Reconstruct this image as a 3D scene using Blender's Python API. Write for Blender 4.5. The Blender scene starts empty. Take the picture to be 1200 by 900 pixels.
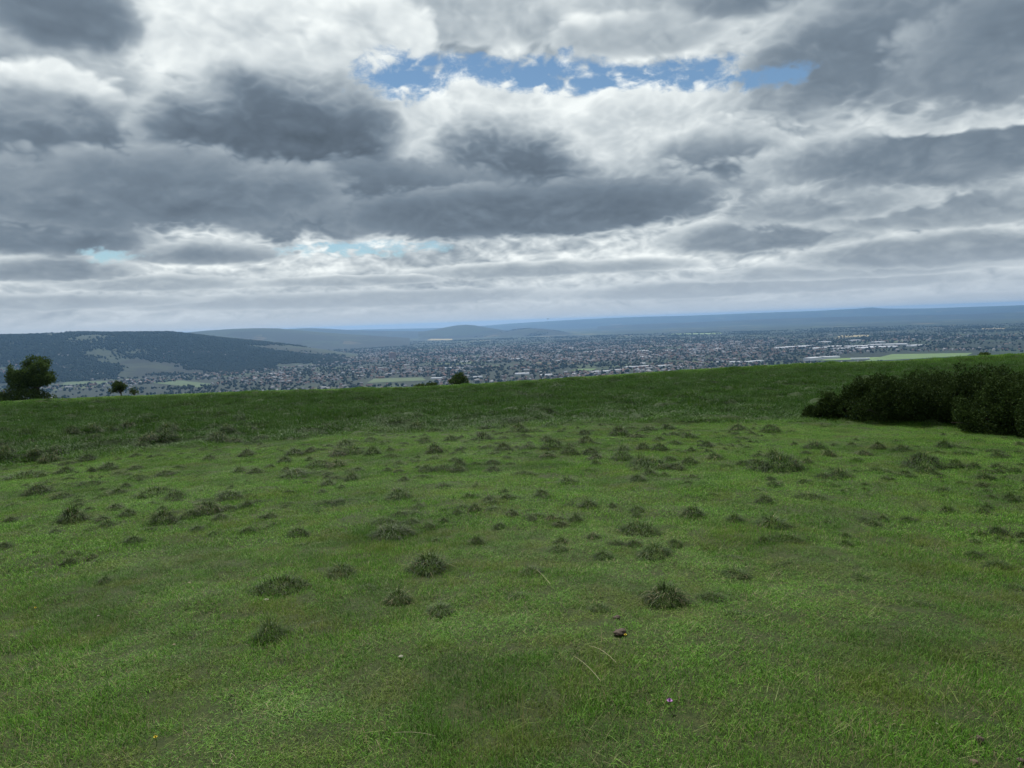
import bpy, math, random
import numpy as np
from mathutils import Vector, Matrix

random.seed(7)
RNG = np.random.default_rng(7)
scene = bpy.context.scene
COL = scene.collection
rad = math.radians

# ------------------------------------------------------------------ camera
F_PX = 867.0                       # focal length in pixels of the 1200-wide photograph
PITCH, ROLL = rad(4.80), rad(2.1)
EYE = 1.62
cp, sp = math.cos(PITCH), math.sin(PITCH)
fwd = Vector((0, cp, -sp))
right0 = Vector((1, 0, 0))
up0 = right0.cross(fwd)
right = right0 * math.cos(ROLL) - up0 * math.sin(ROLL)
up = right.cross(fwd)
cam_data = bpy.data.cameras.new('camera')
cam_data.sensor_fit = 'HORIZONTAL'
cam_data.sensor_width = 36.0
cam_data.lens = 36.0 * F_PX / 1200.0
cam_data.clip_start = 0.05
cam_data.clip_end = 200000.0
cam = bpy.data.objects.new('camera', cam_data)
m = Matrix.Identity(4)
for i in range(3):
    m[i][0], m[i][1], m[i][2] = right[i], up[i], -fwd[i]
m[2][3] = EYE
cam.matrix_world = m
COL.objects.link(cam)
scene.camera = cam


def pix_dir(px, py):
    d = fwd * F_PX + right * (px - 600.0) + up * (450.0 - py)
    return d.normalized()


def pix_azel(px, py):
    d = pix_dir(px, py)
    return math.atan2(d.x, d.y), math.asin(d.z)


# ------------------------------------------------------------------ world
SUN_EL, SUN_AZ = rad(52), rad(-12)
SKY_STRENGTH = 0.1
scene.view_settings.view_transform = 'Standard'
scene.view_settings.look = 'None'
EXPOSURE = 0.42
scene.view_settings.exposure = EXPOSURE
scene.view_settings.gamma = 1.0
scene.render.engine = 'CYCLES'
scene.cycles.use_denoising = True
scene.cycles.max_bounces = 6
scene.cycles.diffuse_bounces = 3
scene.cycles.transmission_bounces = 3
scene.cycles.transparent_max_bounces = 6
scene.cycles.volume_bounces = 0

world = bpy.data.worlds.new('World')
scene.world = world
world.use_nodes = True
wt = world.node_tree
wt.nodes.clear()


class NB:
    """small helper to write shader maths"""
    def __init__(self, tree):
        self.t = tree

    def node(self, kind, **kw):
        n = self.t.nodes.new(kind)
        for k, v in kw.items():
            setattr(n, k, v)
        return n

    def put(self, sock, v):
        if isinstance(v, bpy.types.NodeSocket):
            self.t.links.new(v, sock)
        elif v is not None:
            sock.default_value = v

    def math(self, op, a, b=None, c=None, clamp=False):
        n = self.node('ShaderNodeMath', operation=op, use_clamp=clamp)
        self.put(n.inputs[0], a)
        if b is not None: self.put(n.inputs[1], b)
        if c is not None: self.put(n.inputs[2], c)
        return n.outputs[0]

    def vmath(self, op, a, b=None, scale=None):
        n = self.node('ShaderNodeVectorMath', operation=op)
        self.put(n.inputs[0], a)
        if b is not None: self.put(n.inputs[1], b)
        if scale is not None: self.put(n.inputs['Scale'], scale)
        return n.outputs[0]

    def noise(self, vec, scale, detail=4, rough=0.5, dist=0.0, lac=2.0, dim='3D'):
        n = self.node('ShaderNodeTexNoise', noise_dimensions=dim)
        if vec is not None: self.put(n.inputs['Vector'], vec)
        n.inputs['Scale'].default_value = scale
        n.inputs['Detail'].default_value = detail
        n.inputs['Roughness'].default_value = rough
        n.inputs['Distortion'].default_value = dist
        n.inputs['Lacunarity'].default_value = lac
        return n

    def ramp(self, fac, stops, interp='LINEAR'):
        n = self.node('ShaderNodeValToRGB')
        n.color_ramp.interpolation = interp
        e = n.color_ramp.elements
        while len(e) > 1:
            e.remove(e[-1])
        for i, (p, c) in enumerate(stops):
            if i == 0:
                e[0].position = p; el = e[0]
            else:
                el = e.new(p)
            el.color = (c[0], c[1], c[2], 1) if len(c) == 3 else c
        self.put(n.inputs[0], fac)
        return n.outputs[0]

    def mix(self, fac, a, b, blend='MIX', clamp=True):
        n = self.node('ShaderNodeMix', data_type='RGBA', blend_type=blend, clamp_factor=clamp)
        self.put(n.inputs[0], fac)
        self.put(n.inputs[6], a if isinstance(a, bpy.types.NodeSocket) else (*a, 1))
        self.put(n.inputs[7], b if isinstance(b, bpy.types.NodeSocket) else (*b, 1))
        return n.outputs[2]

    def smooth(self, x, lo, hi):
        n = self.node('ShaderNodeMapRange', interpolation_type='SMOOTHSTEP')
        self.put(n.inputs[0], x)
        n.inputs[1].default_value = lo
        n.inputs[2].default_value = hi
        return n.outputs[0]


def srgb(r, g, b):
    f = lambda c: (c / 255 / 12.92) if c / 255 <= 0.04045 else ((c / 255 + 0.055) / 1.055) ** 2.4
    return (f(r), f(g), f(b))


W = NB(wt)
tc = W.node('ShaderNodeTexCoord')
direction = tc.outputs['Generated']
sep = W.node('ShaderNodeSeparateXYZ')
wt.links.new(direction, sep.inputs[0])
DX, DY, DZ = sep.outputs
AZ = W.math('ARCTAN2', DX, DY)
ELV = W.math('ARCSINE', DZ)
# cloud layer coordinates, seen in perspective (heaped clouds, so less flattened than a flat sheet)
zz = W.math('ADD', W.math('MAXIMUM', DZ, 0.0), 0.40)
comb = W.node('ShaderNodeCombineXYZ')
wt.links.new(W.math('DIVIDE', DX, zz), comb.inputs[0])
wt.links.new(W.math('DIVIDE', DY, zz), comb.inputs[1])
layer = comb.outputs[0]
wv = W.noise(layer, 6.0, 3, 0.55, dim='2D')
wvec = W.vmath('SCALE', W.vmath('SUBTRACT', wv.outputs['Color'], (0.5, 0.5, 0.5)), scale=0.055)
lay2 = W.vmath('ADD', layer, wvec)
def puffs(off):
    p_ = W.vmath('ADD', lay2, off)
    tot = None
    for sc_, am in ((6.0, 0.50), (13.5, 0.31), (30.0, 0.19)):
        t_ = W.math('MULTIPLY', W.math('ABSOLUTE', W.math('SUBTRACT', W.noise(p_, sc_, 1, 0.4, dim='2D').outputs[0], 0.5)), 2 * am)
        tot = t_ if tot is None else W.math('ADD', tot, t_)
    return tot
n1 = W.noise(layer, 2.3, 5, 0.5, 0.0, dim='2D').outputs[0]
n2 = W.noise(lay2, 9.5, 6, 0.52, 0.0, dim='2D').outputs[0]
n3 = W.noise(lay2, 30.0, 5, 0.65, 0.0, dim='2D').outputs[0]
n4 = W.noise(lay2, 5.0, 3, 0.5, 0.0, dim='2D').outputs[0]
pf = puffs((0, 0, 0))
pfs = puffs((0.006, -0.035, 0))
bill = W.math('SUBTRACT', pf, pfs)                       # > 0 on the upper, lit side of a puff
puffy = W.math('SUBTRACT', pf, 0.20)                     # heaped tops
rag = W.math('ADD', W.math('MULTIPLY', puffy, 2.4), W.math('MULTIPLY', W.math('SUBTRACT', n2, 0.5), 1.0))
ragb = W.math('ADD', rag, W.math('MULTIPLY', W.math('SUBTRACT', n1, 0.5), 1.6))
soft = W.math('ADD', W.math('MULTIPLY', W.math('SUBTRACT', n2, 0.5), 0.16), W.math('MULTIPLY', bill, 0.34))
soft = W.math('MULTIPLY', soft, W.math('MULTIPLY_ADD', W.smooth(ELV, 0.0, 0.16), 0.6, 0.4))

# the broken deck behind everything; lum is display brightness
LUM = W.math('MULTIPLY_ADD', W.math('SUBTRACT', 0.5, n1), 0.55, 0.80)
LUM = W.math('MULTIPLY_ADD', soft, 1.1, LUM)
# single heaps: (px, py, half width, height up, depth down, rim, core) where the photograph's clouds stand in the sky
CLOUDS = [
    (640, 372, 900, 12, 12, 196, 188), (420, 352, 300, 13, 9, 212, 165), (870, 338, 280, 15, 9, 216, 160), (60, 355, 150, 10, 7, 205, 165), (1130, 352, 160, 9, 7, 205, 170),
    (650, 316, 190, 13, 9, 226, 168), (190, 333, 130, 13, 8, 226, 172), (1000, 316, 180, 15, 10, 224, 168), (400, 330, 130, 8, 6, 222, 178),
    (1110, 296, 170, 26, 15, 222, 150), (890, 278, 140, 32, 18, 226, 146),
    (60, 320, 90, 22, 10, 214, 142), (245, 300, 92, 22, 11, 204, 138), (414, 296, 15, 11, 6, 236, 214), (448, 299, 10, 9, 4, 226, 205),
    (30, 275, 150, 30, 22, 200, 128), (1130, 245, 180, 34, 18, 220, 158), (960, 240, 130, 34, 20, 226, 156),
    (300, 45, 190, 80, 56, 252, 226), (640, 18, 250, 50, 30, 232, 184), (430, 50, 70, 60, 40, 246, 220), (760, 40, 110, 30, 24, 224, 176), (900, -5, 110, 36, 24, 196, 128),
    (760, 150, 170, 60, 60, 253, 214), (570, 125, 120, 40, 50, 254, 222), (480, 160, 60, 66, 45, 252, 216), (900, 150, 110, 70, 60, 236, 172), (840, 195, 110, 60, 34, 226, 136),
    (40, 90, 120, 60, 60, 214, 150), (70, 105, 60, 40, 30, 250, 214), (100, 185, 240, 74, 66, 204, 120), (70, 15, 90, 70, 45, 196, 122), (30, 215, 52, 26, 26, 244, 205),
    (1090, 180, 190, 50, 38, 210, 130), (1140, 130, 110, 24, 20, 238, 205), (1100, 35, 220, 110, 84, 210, 124), (1180, 50, 110, 70, 60, 176, 128),
    (470, 246, 430, 66, 34, 192, 122), (325, 168, 164, 94, 120, 212, 108), (590, 202, 132, 80, 70, 228, 108), (450, 236, 230, 50, 42, 148, 118), (190, 226, 220, 50, 46, 164, 126), (620, 250, 270, 42, 28, 150, 116),
]
for (bx, by, rw, ru, rd, rim, core) in CLOUDS:
    a0, e0 = pix_azel(bx, by)
    du = W.math('MULTIPLY', W.math('SUBTRACT', AZ, a0), F_PX * math.cos(e0) / rw)
    dv = W.math('SUBTRACT', ELV, e0)
    q = W.math('MAXIMUM', W.math('MULTIPLY', dv, F_PX / ru), W.math('MULTIPLY', dv, -F_PX / rd))
    r2 = W.math('MULTIPLY_ADD', du, du, W.math('MULTIPLY', q, q))
    mm = W.math('MULTIPLY_ADD', ragb, 0.50, W.math('SUBTRACT', 1.0, r2))
    al = W.smooth(mm, -0.05, 0.42)
    dk = W.smooth(W.math('MULTIPLY_ADD', dv, -F_PX * 0.5 / (ru + rd), mm), -0.08, 0.92)
    lc = W.math('MULTIPLY_ADD', dk, (core - rim) / 255.0, rim / 255.0)
    LUM = W.math('MULTIPLY_ADD', al, W.math('SUBTRACT', lc, LUM), LUM)
# broad light and shade inside the masses
LUM = W.math('MULTIPLY_ADD', W.math('ADD', W.math('MULTIPLY', W.math('SUBTRACT', n4, 0.5), 0.9), W.math('MULTIPLY', puffy, 0.5)), W.math('MULTIPLY_ADD', W.smooth(LUM, 0.75, 0.5), 0.10, 0.06), LUM)
LUM = W.math('MULTIPLY_ADD', soft, W.math('MULTIPLY_ADD', W.smooth(LUM, 0.45, 0.80), 0.66, 0.28), LUM, clamp=True)
stops = [(v / 255.0, srgb(v - 12 * (1 - abs(v - 128) / 160), v + 3, min(255, v + 18 * (1 - abs(v - 120) / 150)))) for v in (60, 90, 110, 130, 150, 170, 190, 210, 230, 250)]
lum = W.ramp(LUM, stops)
cloud_col = W.vmath('SCALE', lum, scale=2 ** -EXPOSURE / SKY_STRENGTH)
# blue gaps between the heaps
GAPS = [(472, 84, 60, 22, 27, 1.15), (552, 78, 66, 13, 18, 1.1), (640, 84, 64, 15, 17, 1.15), (720, 92, 80, 14, 14, 1.2), (800, 86, 58, 18, 17, 1.1), (895, 90, 55, 13, 13, 1.0),
        (662, 64, 12, 14, 16, 0.7), (440, 289, 95, 8, 11, 0.85), (128, 299, 32, 8, 9, 0.7), (345, 294, 26, 9, 9, 0.9)]
gap = None
for (bx, by, rw, ru, rd, amt) in GAPS:
    a0, e0 = pix_azel(bx, by)
    du = W.math('MULTIPLY', W.math('SUBTRACT', AZ, a0), F_PX * math.cos(e0) / rw)
    dv = W.math('SUBTRACT', ELV, e0)
    q = W.math('MAXIMUM', W.math('MULTIPLY', dv, F_PX / ru), W.math('MULTIPLY', dv, -F_PX / rd))
    g = W.math('SUBTRACT', amt, W.math('MULTIPLY_ADD', du, du, W.math('MULTIPLY', q, q)))
    gap = g if gap is None else W.math('SMOOTH_MAX', gap, g, 0.2)
gap = W.math('MULTIPLY_ADD', rag, -1.5, W.math('MULTIPLY_ADD', W.math('SUBTRACT', n3, 0.5), -2.6, gap))
# behind and beside the view the deck is broken in the same way
cover = W.math('SUBTRACT', 1.0, W.smooth(gap, -0.25, 1.15))
sky = W.node('ShaderNodeTexSky', sky_type='NISHITA', sun_disc=False)
sky.sun_elevation, sky.sun_rotation = SUN_EL, SUN_AZ
sky.air_density, sky.dust_density, sky.ozone_density = 1.0, 0.0, 3.0
sky_col = W.vmath('MULTIPLY', sky.outputs[0], (0.56, 0.60, 0.58))
col = W.mix(cover, sky_col, cloud_col)
# pale haze low on the horizon
low = W.math('SUBTRACT', 1.0, W.smooth(ELV, -0.01, 0.085))
hz = tuple(c * 2 ** -EXPOSURE / SKY_STRENGTH for c in srgb(186, 199, 213))
col = W.mix(W.math('MULTIPLY', low, 0.78), col, hz)
bg = W.node('ShaderNodeBackground')
bg.inputs['Strength'].default_value = SKY_STRENGTH
wt.links.new(col, bg.inputs['Color'])
out = W.node('ShaderNodeOutputWorld')
wt.links.new(bg.outputs[0], out.inputs['Surface'])
world.cycles.sampling_method = 'MANUAL'
world.cycles.sample_map_resolution = 512

sun_data = bpy.data.lights.new('sun', 'SUN')
sun_data.energy = 4.6
sun_data.angle = rad(6)
sun_data.color = (1.0, 0.97, 0.93)
sun = bpy.data.objects.new('sun', sun_data)
sun_dir = Vector((math.sin(SUN_AZ) * math.cos(SUN_EL), math.cos(SUN_AZ) * math.cos(SUN_EL), math.sin(SUN_EL)))
sun.rotation_euler = sun_dir.to_track_quat('Z', 'Y').to_euler()
COL.objects.link(sun)

# ------------------------------------------------------------------ helpers
def tag(o, label=None, cat=None, group=None, kind=None):
    if label: o['label'] = label
    if cat: o['category'] = cat
    if group: o['group'] = group
    if kind: o['kind'] = kind
    return o


def mesh_np(name, V, faces, mats, mat_idx=None, smooth=False, col=None):
    """mesh from numpy arrays; faces is (n,3) or (n,4) or a list of both"""
    me = bpy.data.meshes.new(name)
    V = np.asarray(V, dtype=np.float32)
    fl = faces if isinstance(faces, list) else [faces]
    fl = [np.asarray(f, dtype=np.int32) for f in fl if len(f)]
    loops = np.concatenate([f.ravel() for f in fl])
    totals = np.concatenate([np.full(len(f), f.shape[1], np.int32) for f in fl])
    starts = np.concatenate([[0], np.cumsum(totals)[:-1]]).astype(np.int32)
    me.vertices.add(len(V)); me.vertices.foreach_set('co', V.ravel())
    me.loops.add(len(loops)); me.loops.foreach_set('vertex_index', loops)
    me.polygons.add(len(totals))
    me.polygons.foreach_set('loop_start', starts)
    me.polygons.foreach_set('loop_total', totals)
    for mt in (mats if isinstance(mats, (list, tuple)) else [mats]):
        me.materials.append(mt)
    if mat_idx is not None:
        me.polygons.foreach_set('material_index', np.asarray(mat_idx, np.int32))
    me.polygons.foreach_set('use_smooth', np.full(len(totals), smooth))
    if col is not None:
        at = me.attributes.new('tint', 'FLOAT', 'POINT')
        at.data.foreach_set('value', np.asarray(col, np.float32))
    me.update(calc_edges=True)
    me.validate()
    return me


def link(name, me, parent=None, loc=None, rz=0.0, sc=None):
    o = bpy.data.objects.new(name, me)
    COL.objects.link(o)
    if parent is not None: o.parent = parent
    if loc is not None: o.location = loc
    if rz: o.rotation_euler = (0, 0, rz)
    if sc is not None: o.scale = (sc, sc, sc) if not hasattr(sc, '__len__') else sc
    return o


def empty(name, loc=(0, 0, 0), rz=0.0):
    return link(name, None, None, loc, rz)


def new_mat(name, rough=0.9):
    mt = bpy.data.materials.new(name)
    mt.use_nodes = True
    nt = mt.node_tree
    b = nt.nodes['Principled BSDF']
    b.inputs['Roughness'].default_value = rough
    b.inputs['Specular IOR Level'].default_value = 0.15
    return mt, NB(nt), b


# numpy value noise ------------------------------------------------
def _hash(ix, iy, seed):
    h = (ix.astype(np.int64) * 374761393 + iy.astype(np.int64) * 668265263 + seed * 974711) & 0xFFFFFFFF
    h = ((h ^ (h >> 13)) * 1274126177) & 0xFFFFFFFF
    h = h ^ (h >> 16)
    return (h & 0xFFFF) / 65535.0


def vnoise(x, y, seed=0):
    x = np.asarray(x, float); y = np.asarray(y, float)
    ix, iy = np.floor(x), np.floor(y)
    fx, fy = x - ix, y - iy
    fx = fx * fx * fx * (fx * (fx * 6 - 15) + 10); fy = fy * fy * fy * (fy * (fy * 6 - 15) + 10)
    a, b = _hash(ix, iy, seed), _hash(ix + 1, iy, seed)
    c, d = _hash(ix, iy + 1, seed), _hash(ix + 1, iy + 1, seed)
    return (a + (b - a) * fx) * (1 - fy) + (c + (d - c) * fx) * fy


def fbm(x, y, oct=4, seed=0, rough=0.5):
    s, a, n = 0.0, 1.0, 0.0
    for o in range(oct):
        s = s + a * (vnoise(x * 2 ** o + 17.3 * o, y * 2 ** o - 9.1 * o, seed + o) - 0.5)
        n += a; a *= rough
    return s / n * 2


def sstep(x, lo, hi):
    t = np.clip((np.asarray(x, float) - lo) / (hi - lo), 0, 1)
    return t * t * (3 - 2 * t)


# ------------------------------------------------------------------ terrain
VALLEY = -232.0
R_CREST = 72.0
CREST_PX = [(-120, 480), (0, 473), (100, 468), (200, 464), (300, 460), (400, 457), (480, 455), (560, 451), (640, 446), (760, 438), (860, 432),
            (960, 427), (1060, 425), (1140, 420), (1200, 417), (1320, 410)]
_c = [pix_dir(*p) for p in CREST_PX]
_caz = np.array([math.atan2(d.x, d.y) for d in _c])
_ct = np.array([-d.z / math.hypot(d.x, d.y) for d in _c])
_r = np.array([0.0, 3, 7, 12, 17, 21, 25, 30, 40, 52, 62, 72, 84, 100, 130, 200, 400, 800, 1300, 1500, 1700, 60000])
_z = np.array([0.0, -.14, -.42, -.80, -1.16, -1.44, -1.60, -1.83, -2.36, -3.05, -3.70, -4.45, -5.7, -7.6, -13, -32, -95, -190, -226, -231, VALLEY, VALLEY])
_t = np.linspace(0, math.log(1 + 60000.0), 6000)
_zt = np.interp(np.exp(_t) - 1, _r, _z)
_k = np.hanning(71); _k /= _k.sum()
_zt = np.convolve(np.pad(_zt, 35, mode='edge'), _k, mode='valid')
_z_crest0 = float(np.interp(math.log(1 + R_CREST), _t, _zt))


def ground_z(x, y, fine=True):
    x = np.asarray(x, float); y = np.asarray(y, float)
    r = np.hypot(x, y); az = np.arctan2(x, y)
    z = np.interp(np.log(1 + r), _t, _zt)
    ct = np.interp(az, _caz, _ct)
    zc = EYE - R_CREST * ct
    w = sstep(r, 14, R_CREST) * (1 - sstep(r, 200, 900))
    z = z + (zc - _z_crest0) * w
    # lumps of the old pasture: rough on the bank, soft on the near turf
    bank = sstep(r, 19, 24) * (1 - sstep(r, 54, 68))
    near = 1 - sstep(r, 60, 90)
    z = z + near * (0.05 * fbm(x * 0.35, y * 0.35, 2, 3) * sstep(r, 2, 10))
    if fine:
        z = z + near * sstep(r, 1.0, 5) * 0.042 * fbm(x * 1.7, y * 1.7, 3, 11)
        bl = np.maximum(fbm(x * 1.15, y * 0.8, 3, 21) + 0.05, 0)
        z = z + bank * 0.34 * bl
        z = z + sstep(r, 56, 66) * (1 - sstep(r, 90, 110)) * 0.06 * np.maximum(fbm(x * 0.9, y * 0.6, 3, 22), 0)
    # the valley is not dead flat
    z = z + sstep(r, 1500, 4000) * 9.0 * fbm(x / 2600, y / 2600, 3, 31)
    return z


def gz(x, y):
    return float(ground_z(np.array([x]), np.array([y]))[0])


def at_pixel(px, py, rmax=60000):
    """the point of the ground that the photograph shows at this pixel"""
    d = pix_dir(px, py)
    rs = np.exp(np.linspace(math.log(1.5), math.log(rmax), 2500))
    z = EYE + rs * d.z
    g = ground_z(rs * d.x, rs * d.y)
    hit = np.nonzero(z <= g)[0]
    if len(hit) == 0:
        return None
    i = hit[0]
    if i > 0:
        a = (z[i - 1] - g[i - 1]); b = (g[i] - z[i])
        t = rs[i - 1] + (rs[i] - rs[i - 1]) * a / max(a + b, 1e-9)
    else:
        t = rs[0]
    x, y = d.x * t, d.y * t
    return Vector((x, y, gz(x, y)))


def valley_at(px, py):
    """a point of the valley floor below this pixel's sight line, ignoring the near hilltop"""
    d = pix_dir(px, py)
    t = (VALLEY - EYE) / d.z
    x, y = d.x * t, d.y * t
    return Vector((x, y, gz(x, y)))


# ------------------------------------------------------------------ ground materials
def field_colour(N, vec):
    """patchwork of fields, hedges and woods as seen from far; vec in metres"""
    vor = N.node('ShaderNodeTexVoronoi', feature='F1')
    N.put(vor.inputs['Vector'], vec); vor.inputs['Scale'].default_value = 1 / 300.0
    edge = N.node('ShaderNodeTexVoronoi', feature='DISTANCE_TO_EDGE')
    N.put(edge.inputs['Vector'], vec); edge.inputs['Scale'].default_value = 1 / 300.0
    vs = N.node('ShaderNodeSeparateColor'); N.t.links.new(vor.outputs['Color'], vs.inputs[0])
    fc = N.ramp(vs.outputs[0], [(0.0, (0.028, 0.055, 0.014)), (0.3, (0.042, 0.080, 0.020)), (0.5, (0.034, 0.060, 0.018)), (0.62, (0.065, 0.105, 0.028)),
                                (0.74, (0.05, 0.10, 0.022)), (0.82, (0.24, 0.20, 0.09)), (0.9, (0.13, 0.17, 0.05)), (1.0, (0.17, 0.13, 0.08))], 'CONSTANT')
    wood = N.noise(vec, 1 / 900.0, 6, 0.6)
    wmask = N.smooth(wood.outputs[0], 0.47, 0.51)
    hedge = N.math('LESS_THAN', edge.outputs['Distance'], 0.05)
    dark = N.math('MAXIMUM', wmask, hedge)
    grain = N.noise(vec, 1 / 25.0, 3, 0.6)
    woodc = N.ramp(grain.outputs[0], [(0.3, (0.010, 0.022, 0.008)), (0.7, (0.030, 0.052, 0.016))])
    return N.mix(dark, fc, woodc)


mat_ground, N, B = new_mat('pasture_and_valley')
geo = N.node('ShaderNodeNewGeometry')
pos = geo.outputs['Position']
rr = N.vmath('LENGTH', N.vmath('MULTIPLY', pos, (1, 1, 0)))
ln = N.node('ShaderNodeVectorMath', operation='LENGTH'); N.put(ln.inputs[0], N.vmath('MULTIPLY', pos, (1, 1, 0)))
R_ = ln.outputs['Value']
fine = N.noise(pos, 22.0, 6, 0.7)
mid = N.noise(pos, 1.3, 5, 0.6)
turf = N.ramp(fine.outputs[0], [(0.25, (0.014, 0.018, 0.007)), (0.5, (0.032, 0.044, 0.013)), (0.75, (0.075, 0.078, 0.030))])
turf2 = N.ramp(mid.outputs[0], [(0.3, (0.020, 0.036, 0.009)), (0.7, (0.042, 0.068, 0.014))])
turf = N.mix(0.4, turf, turf2)  # kept dark as painted shade, so gaps between blades look deep
micro = N.noise(pos, 140.0, 3, 0.75)
turf = N.vmath('MULTIPLY', turf, N.ramp(micro.outputs[0], [(0.3, (0.18, 0.22, 0.15)), (0.7, (1.25, 1.2, 1.0))]))
fields = N.vmath('SCALE', field_colour(N, pos), scale=0.36)  # scaled down: cloud shade over the valley is put into the colour
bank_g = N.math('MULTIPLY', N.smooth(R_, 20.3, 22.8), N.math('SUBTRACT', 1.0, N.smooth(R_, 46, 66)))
turf = N.mix(N.math('MULTIPLY', bank_g, 0.75), turf, (0.015, 0.034, 0.006))      # rank bank grass, ground mixed darker here
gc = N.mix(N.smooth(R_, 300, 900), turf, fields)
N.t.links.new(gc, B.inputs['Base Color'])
bump = N.node('ShaderNodeBump'); bump.inputs['Strength'].default_value = 0.6; bump.inputs['Distance'].default_value = 0.02
N.t.links.new(fine.outputs[0], bump.inputs['Height'])
N.t.links.new(bump.outputs[0], B.inputs['Normal'])

# ------------------------------------------------------------------ ground sheet
az_f = np.linspace(-rad(50), rad(50), 560)
az_b = np.linspace(rad(50), 2 * math.pi - rad(50), 90)[1:-1]
azs = np.concatenate([az_f, az_b])
rs_a = np.concatenate([[0.25, 0.5], np.exp(np.linspace(math.log(0.9), math.log(20), 150)), np.exp(np.linspace(math.log(20), math.log(110), 260))[1:],
                       np.exp(np.linspace(math.log(110), math.log(27500), 150))[1:]])
Rg, Ag = np.meshgrid(rs_a, azs, indexing='ij')
Xg, Yg = Rg * np.sin(Ag), Rg * np.cos(Ag)
Zg = ground_z(Xg, Yg)
nr, na = Rg.shape
Vg = np.stack([Xg, Yg, Zg], -1).reshape(-1, 3)
i0 = (np.arange(nr - 1)[:, None] * na + np.arange(na)[None, :])
i1 = (np.arange(nr - 1)[:, None] * na + (np.arange(na)[None, :] + 1) % na)
quads = np.stack([i0, i0 + na, i1 + na, i1], -1).reshape(-1, 4)[:, ::-1]
Vg = np.concatenate([Vg, [[0, 0, gz(0, 0.001)]]])
cen = np.stack([np.full(na, len(Vg) - 1), np.arange(na), (np.arange(na) + 1) % na], -1)[:, ::-1]
ground = link('ground', mesh_np('ground', Vg, [quads, cen], mat_ground, smooth=True))
tag(ground, 'lumpy green hilltop pasture running out into the wide valley floor', kind='structure')

# ------------------------------------------------------------------ hills
HILLS = []


def hill(label, dist, sil, front, back, wooded, seed, rough=6.0, noise_len=500, col_shift=0.0):
    ds = [pix_dir(*p) for p in sil]
    az = np.array([math.atan2(d.x, d.y) for d in ds]); tn = np.array([d.z / math.hypot(d.x, d.y) for d in ds])
    n = max(60, int((az[-1] - az[0]) / rad(0.12)))
    A = np.linspace(az[0], az[-1], n)
    T = np.interp(A, az, tn)
    kk = np.hanning(7); kk /= kk.sum()
    T = np.convolve(np.pad(T, 3, mode='edge'), kk, mode='valid')
    peak = EYE + dist * T
    S = np.concatenate([np.linspace(-1, 0, 46), np.linspace(0, 1, 14)[1:]])
    D = np.where(S < 0, dist + S * front, dist + S * back)
    prof = np.where(S < 0, (1 - sstep(-S, 0, 1)), (1 - sstep(S, 0, 1)))
    AA, DD = np.meshgrid(A, D)
    X, Y = DD * np.sin(AA), DD * np.cos(AA)
    Zb = ground_z(X, Y, False) - 14
    # spurs and coombes on the flank
    spur = fbm(X / noise_len / 2.5, Y / noise_len / 2.5, 3, seed)
    p2 = np.clip(prof[:, None] * (1 + 0.5 * spur * (1 - prof[:, None])), 0, 1.0)
    H = Zb + (peak[None, :] - Zb) * p2
    H = H + rough * fbm(X / noise_len, Y / noise_len, 4, seed + 5) * np.minimum(1, 3 * prof[:, None]) * (1 - 0.85 * np.exp(-(S[:, None] / 0.06) ** 2))
    H = H + 0.25 * rough * np.abs(fbm(X / 60, Y / 60, 2, seed + 9)) * prof[:, None]
    V = np.stack([X, Y, H], -1).reshape(-1, 3)
    na_ = len(A); nd = len(D)
    a = np.arange(nd - 1)[:, None] * na_ + np.arange(na_ - 1)[None, :]
    q = np.stack([a, a + 1, a + 1 + na_, a + na_], -1).reshape(-1, 4)
    mt, N, B = new_mat('hill_cover')
    g = N.node('ShaderNodeNewGeometry'); pos = g.outputs['Position']
    fc = field_colour(N, pos)
    wn = N.noise(pos, 1 / (noise_len * 1.6), 5, 0.55)
    sz = N.node('ShaderNodeSeparateXYZ'); N.t.links.new(pos, sz.inputs[0])
    grain = N.noise(pos, 1 / 30.0, 3, 0.6)
    woodc = N.ramp(grain.outputs[0], [(0.3, (0.006, 0.012, 0.005)), (0.7, (0.022, 0.036, 0.013))])
    upper = N.smooth(sz.outputs[2], -190.0, -60.0)                      # woods hang on the upper slopes, farmland below
    wm = N.smooth(N.math('MULTIPLY_ADD', upper, 0.22, wn.outputs[0]), wooded + 0.14, wooded + 0.19)
    fc = N.vmath('SCALE', fc, scale=0.2)  # flank woods and fields darkened, cloud shade painted into both colours
    N.t.links.new(N.mix(wm, fc, woodc), B.inputs['Base Color'])
    HILLS.append((A, D, H))
    o = link('hill', mesh_np('hill', V, q, mt, smooth=True))
    return tag(o, label, kind='structure')


hill('long dark wooded scarp closing the valley on the left', 6200,
     [(-420, 425), (-300, 408), (-160, 397), (-60, 394), (0, 393.5), (30, 393), (55, 391.5), (72, 390.3), (110, 390), (155, 390.3), (200, 390), (222, 392.3), (260, 396.5),
      (300, 400), (340, 404.5), (380, 410), (420, 416)], 1900, 1500, 0.36, 1, 11.0, 420)
hill('blue rounded hill rising just behind the wooded scarp', 10500,
     [(120, 396), (190, 392), (215, 390), (240, 387.6), (270, 385.6), (300, 384.6), (325, 384.8), (350, 387), (372, 389), (400, 391), (440, 393.5), (480, 396)], 2600, 1500, 0.52, 2, 7.0, 700)
hill('low pale blue ridge beyond the town', 15500,
     [(270, 389), (310, 387.4), (340, 385.4), (362, 384.4), (385, 385.2), (410, 386.8), (440, 387.6), (480, 388), (530, 388.5), (580, 389.5)], 3000, 2000, 0.55, 3, 6.0, 900)
hill('small pointed hill standing alone on the plain', 13500,
     [(490, 389), (508, 386.6), (522, 383.6), (534, 381.4), (545, 380.4), (556, 381.2), (572, 384), (590, 387), (612, 389)], 1500, 1500, 0.42, 4, 6.0, 600)
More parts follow.
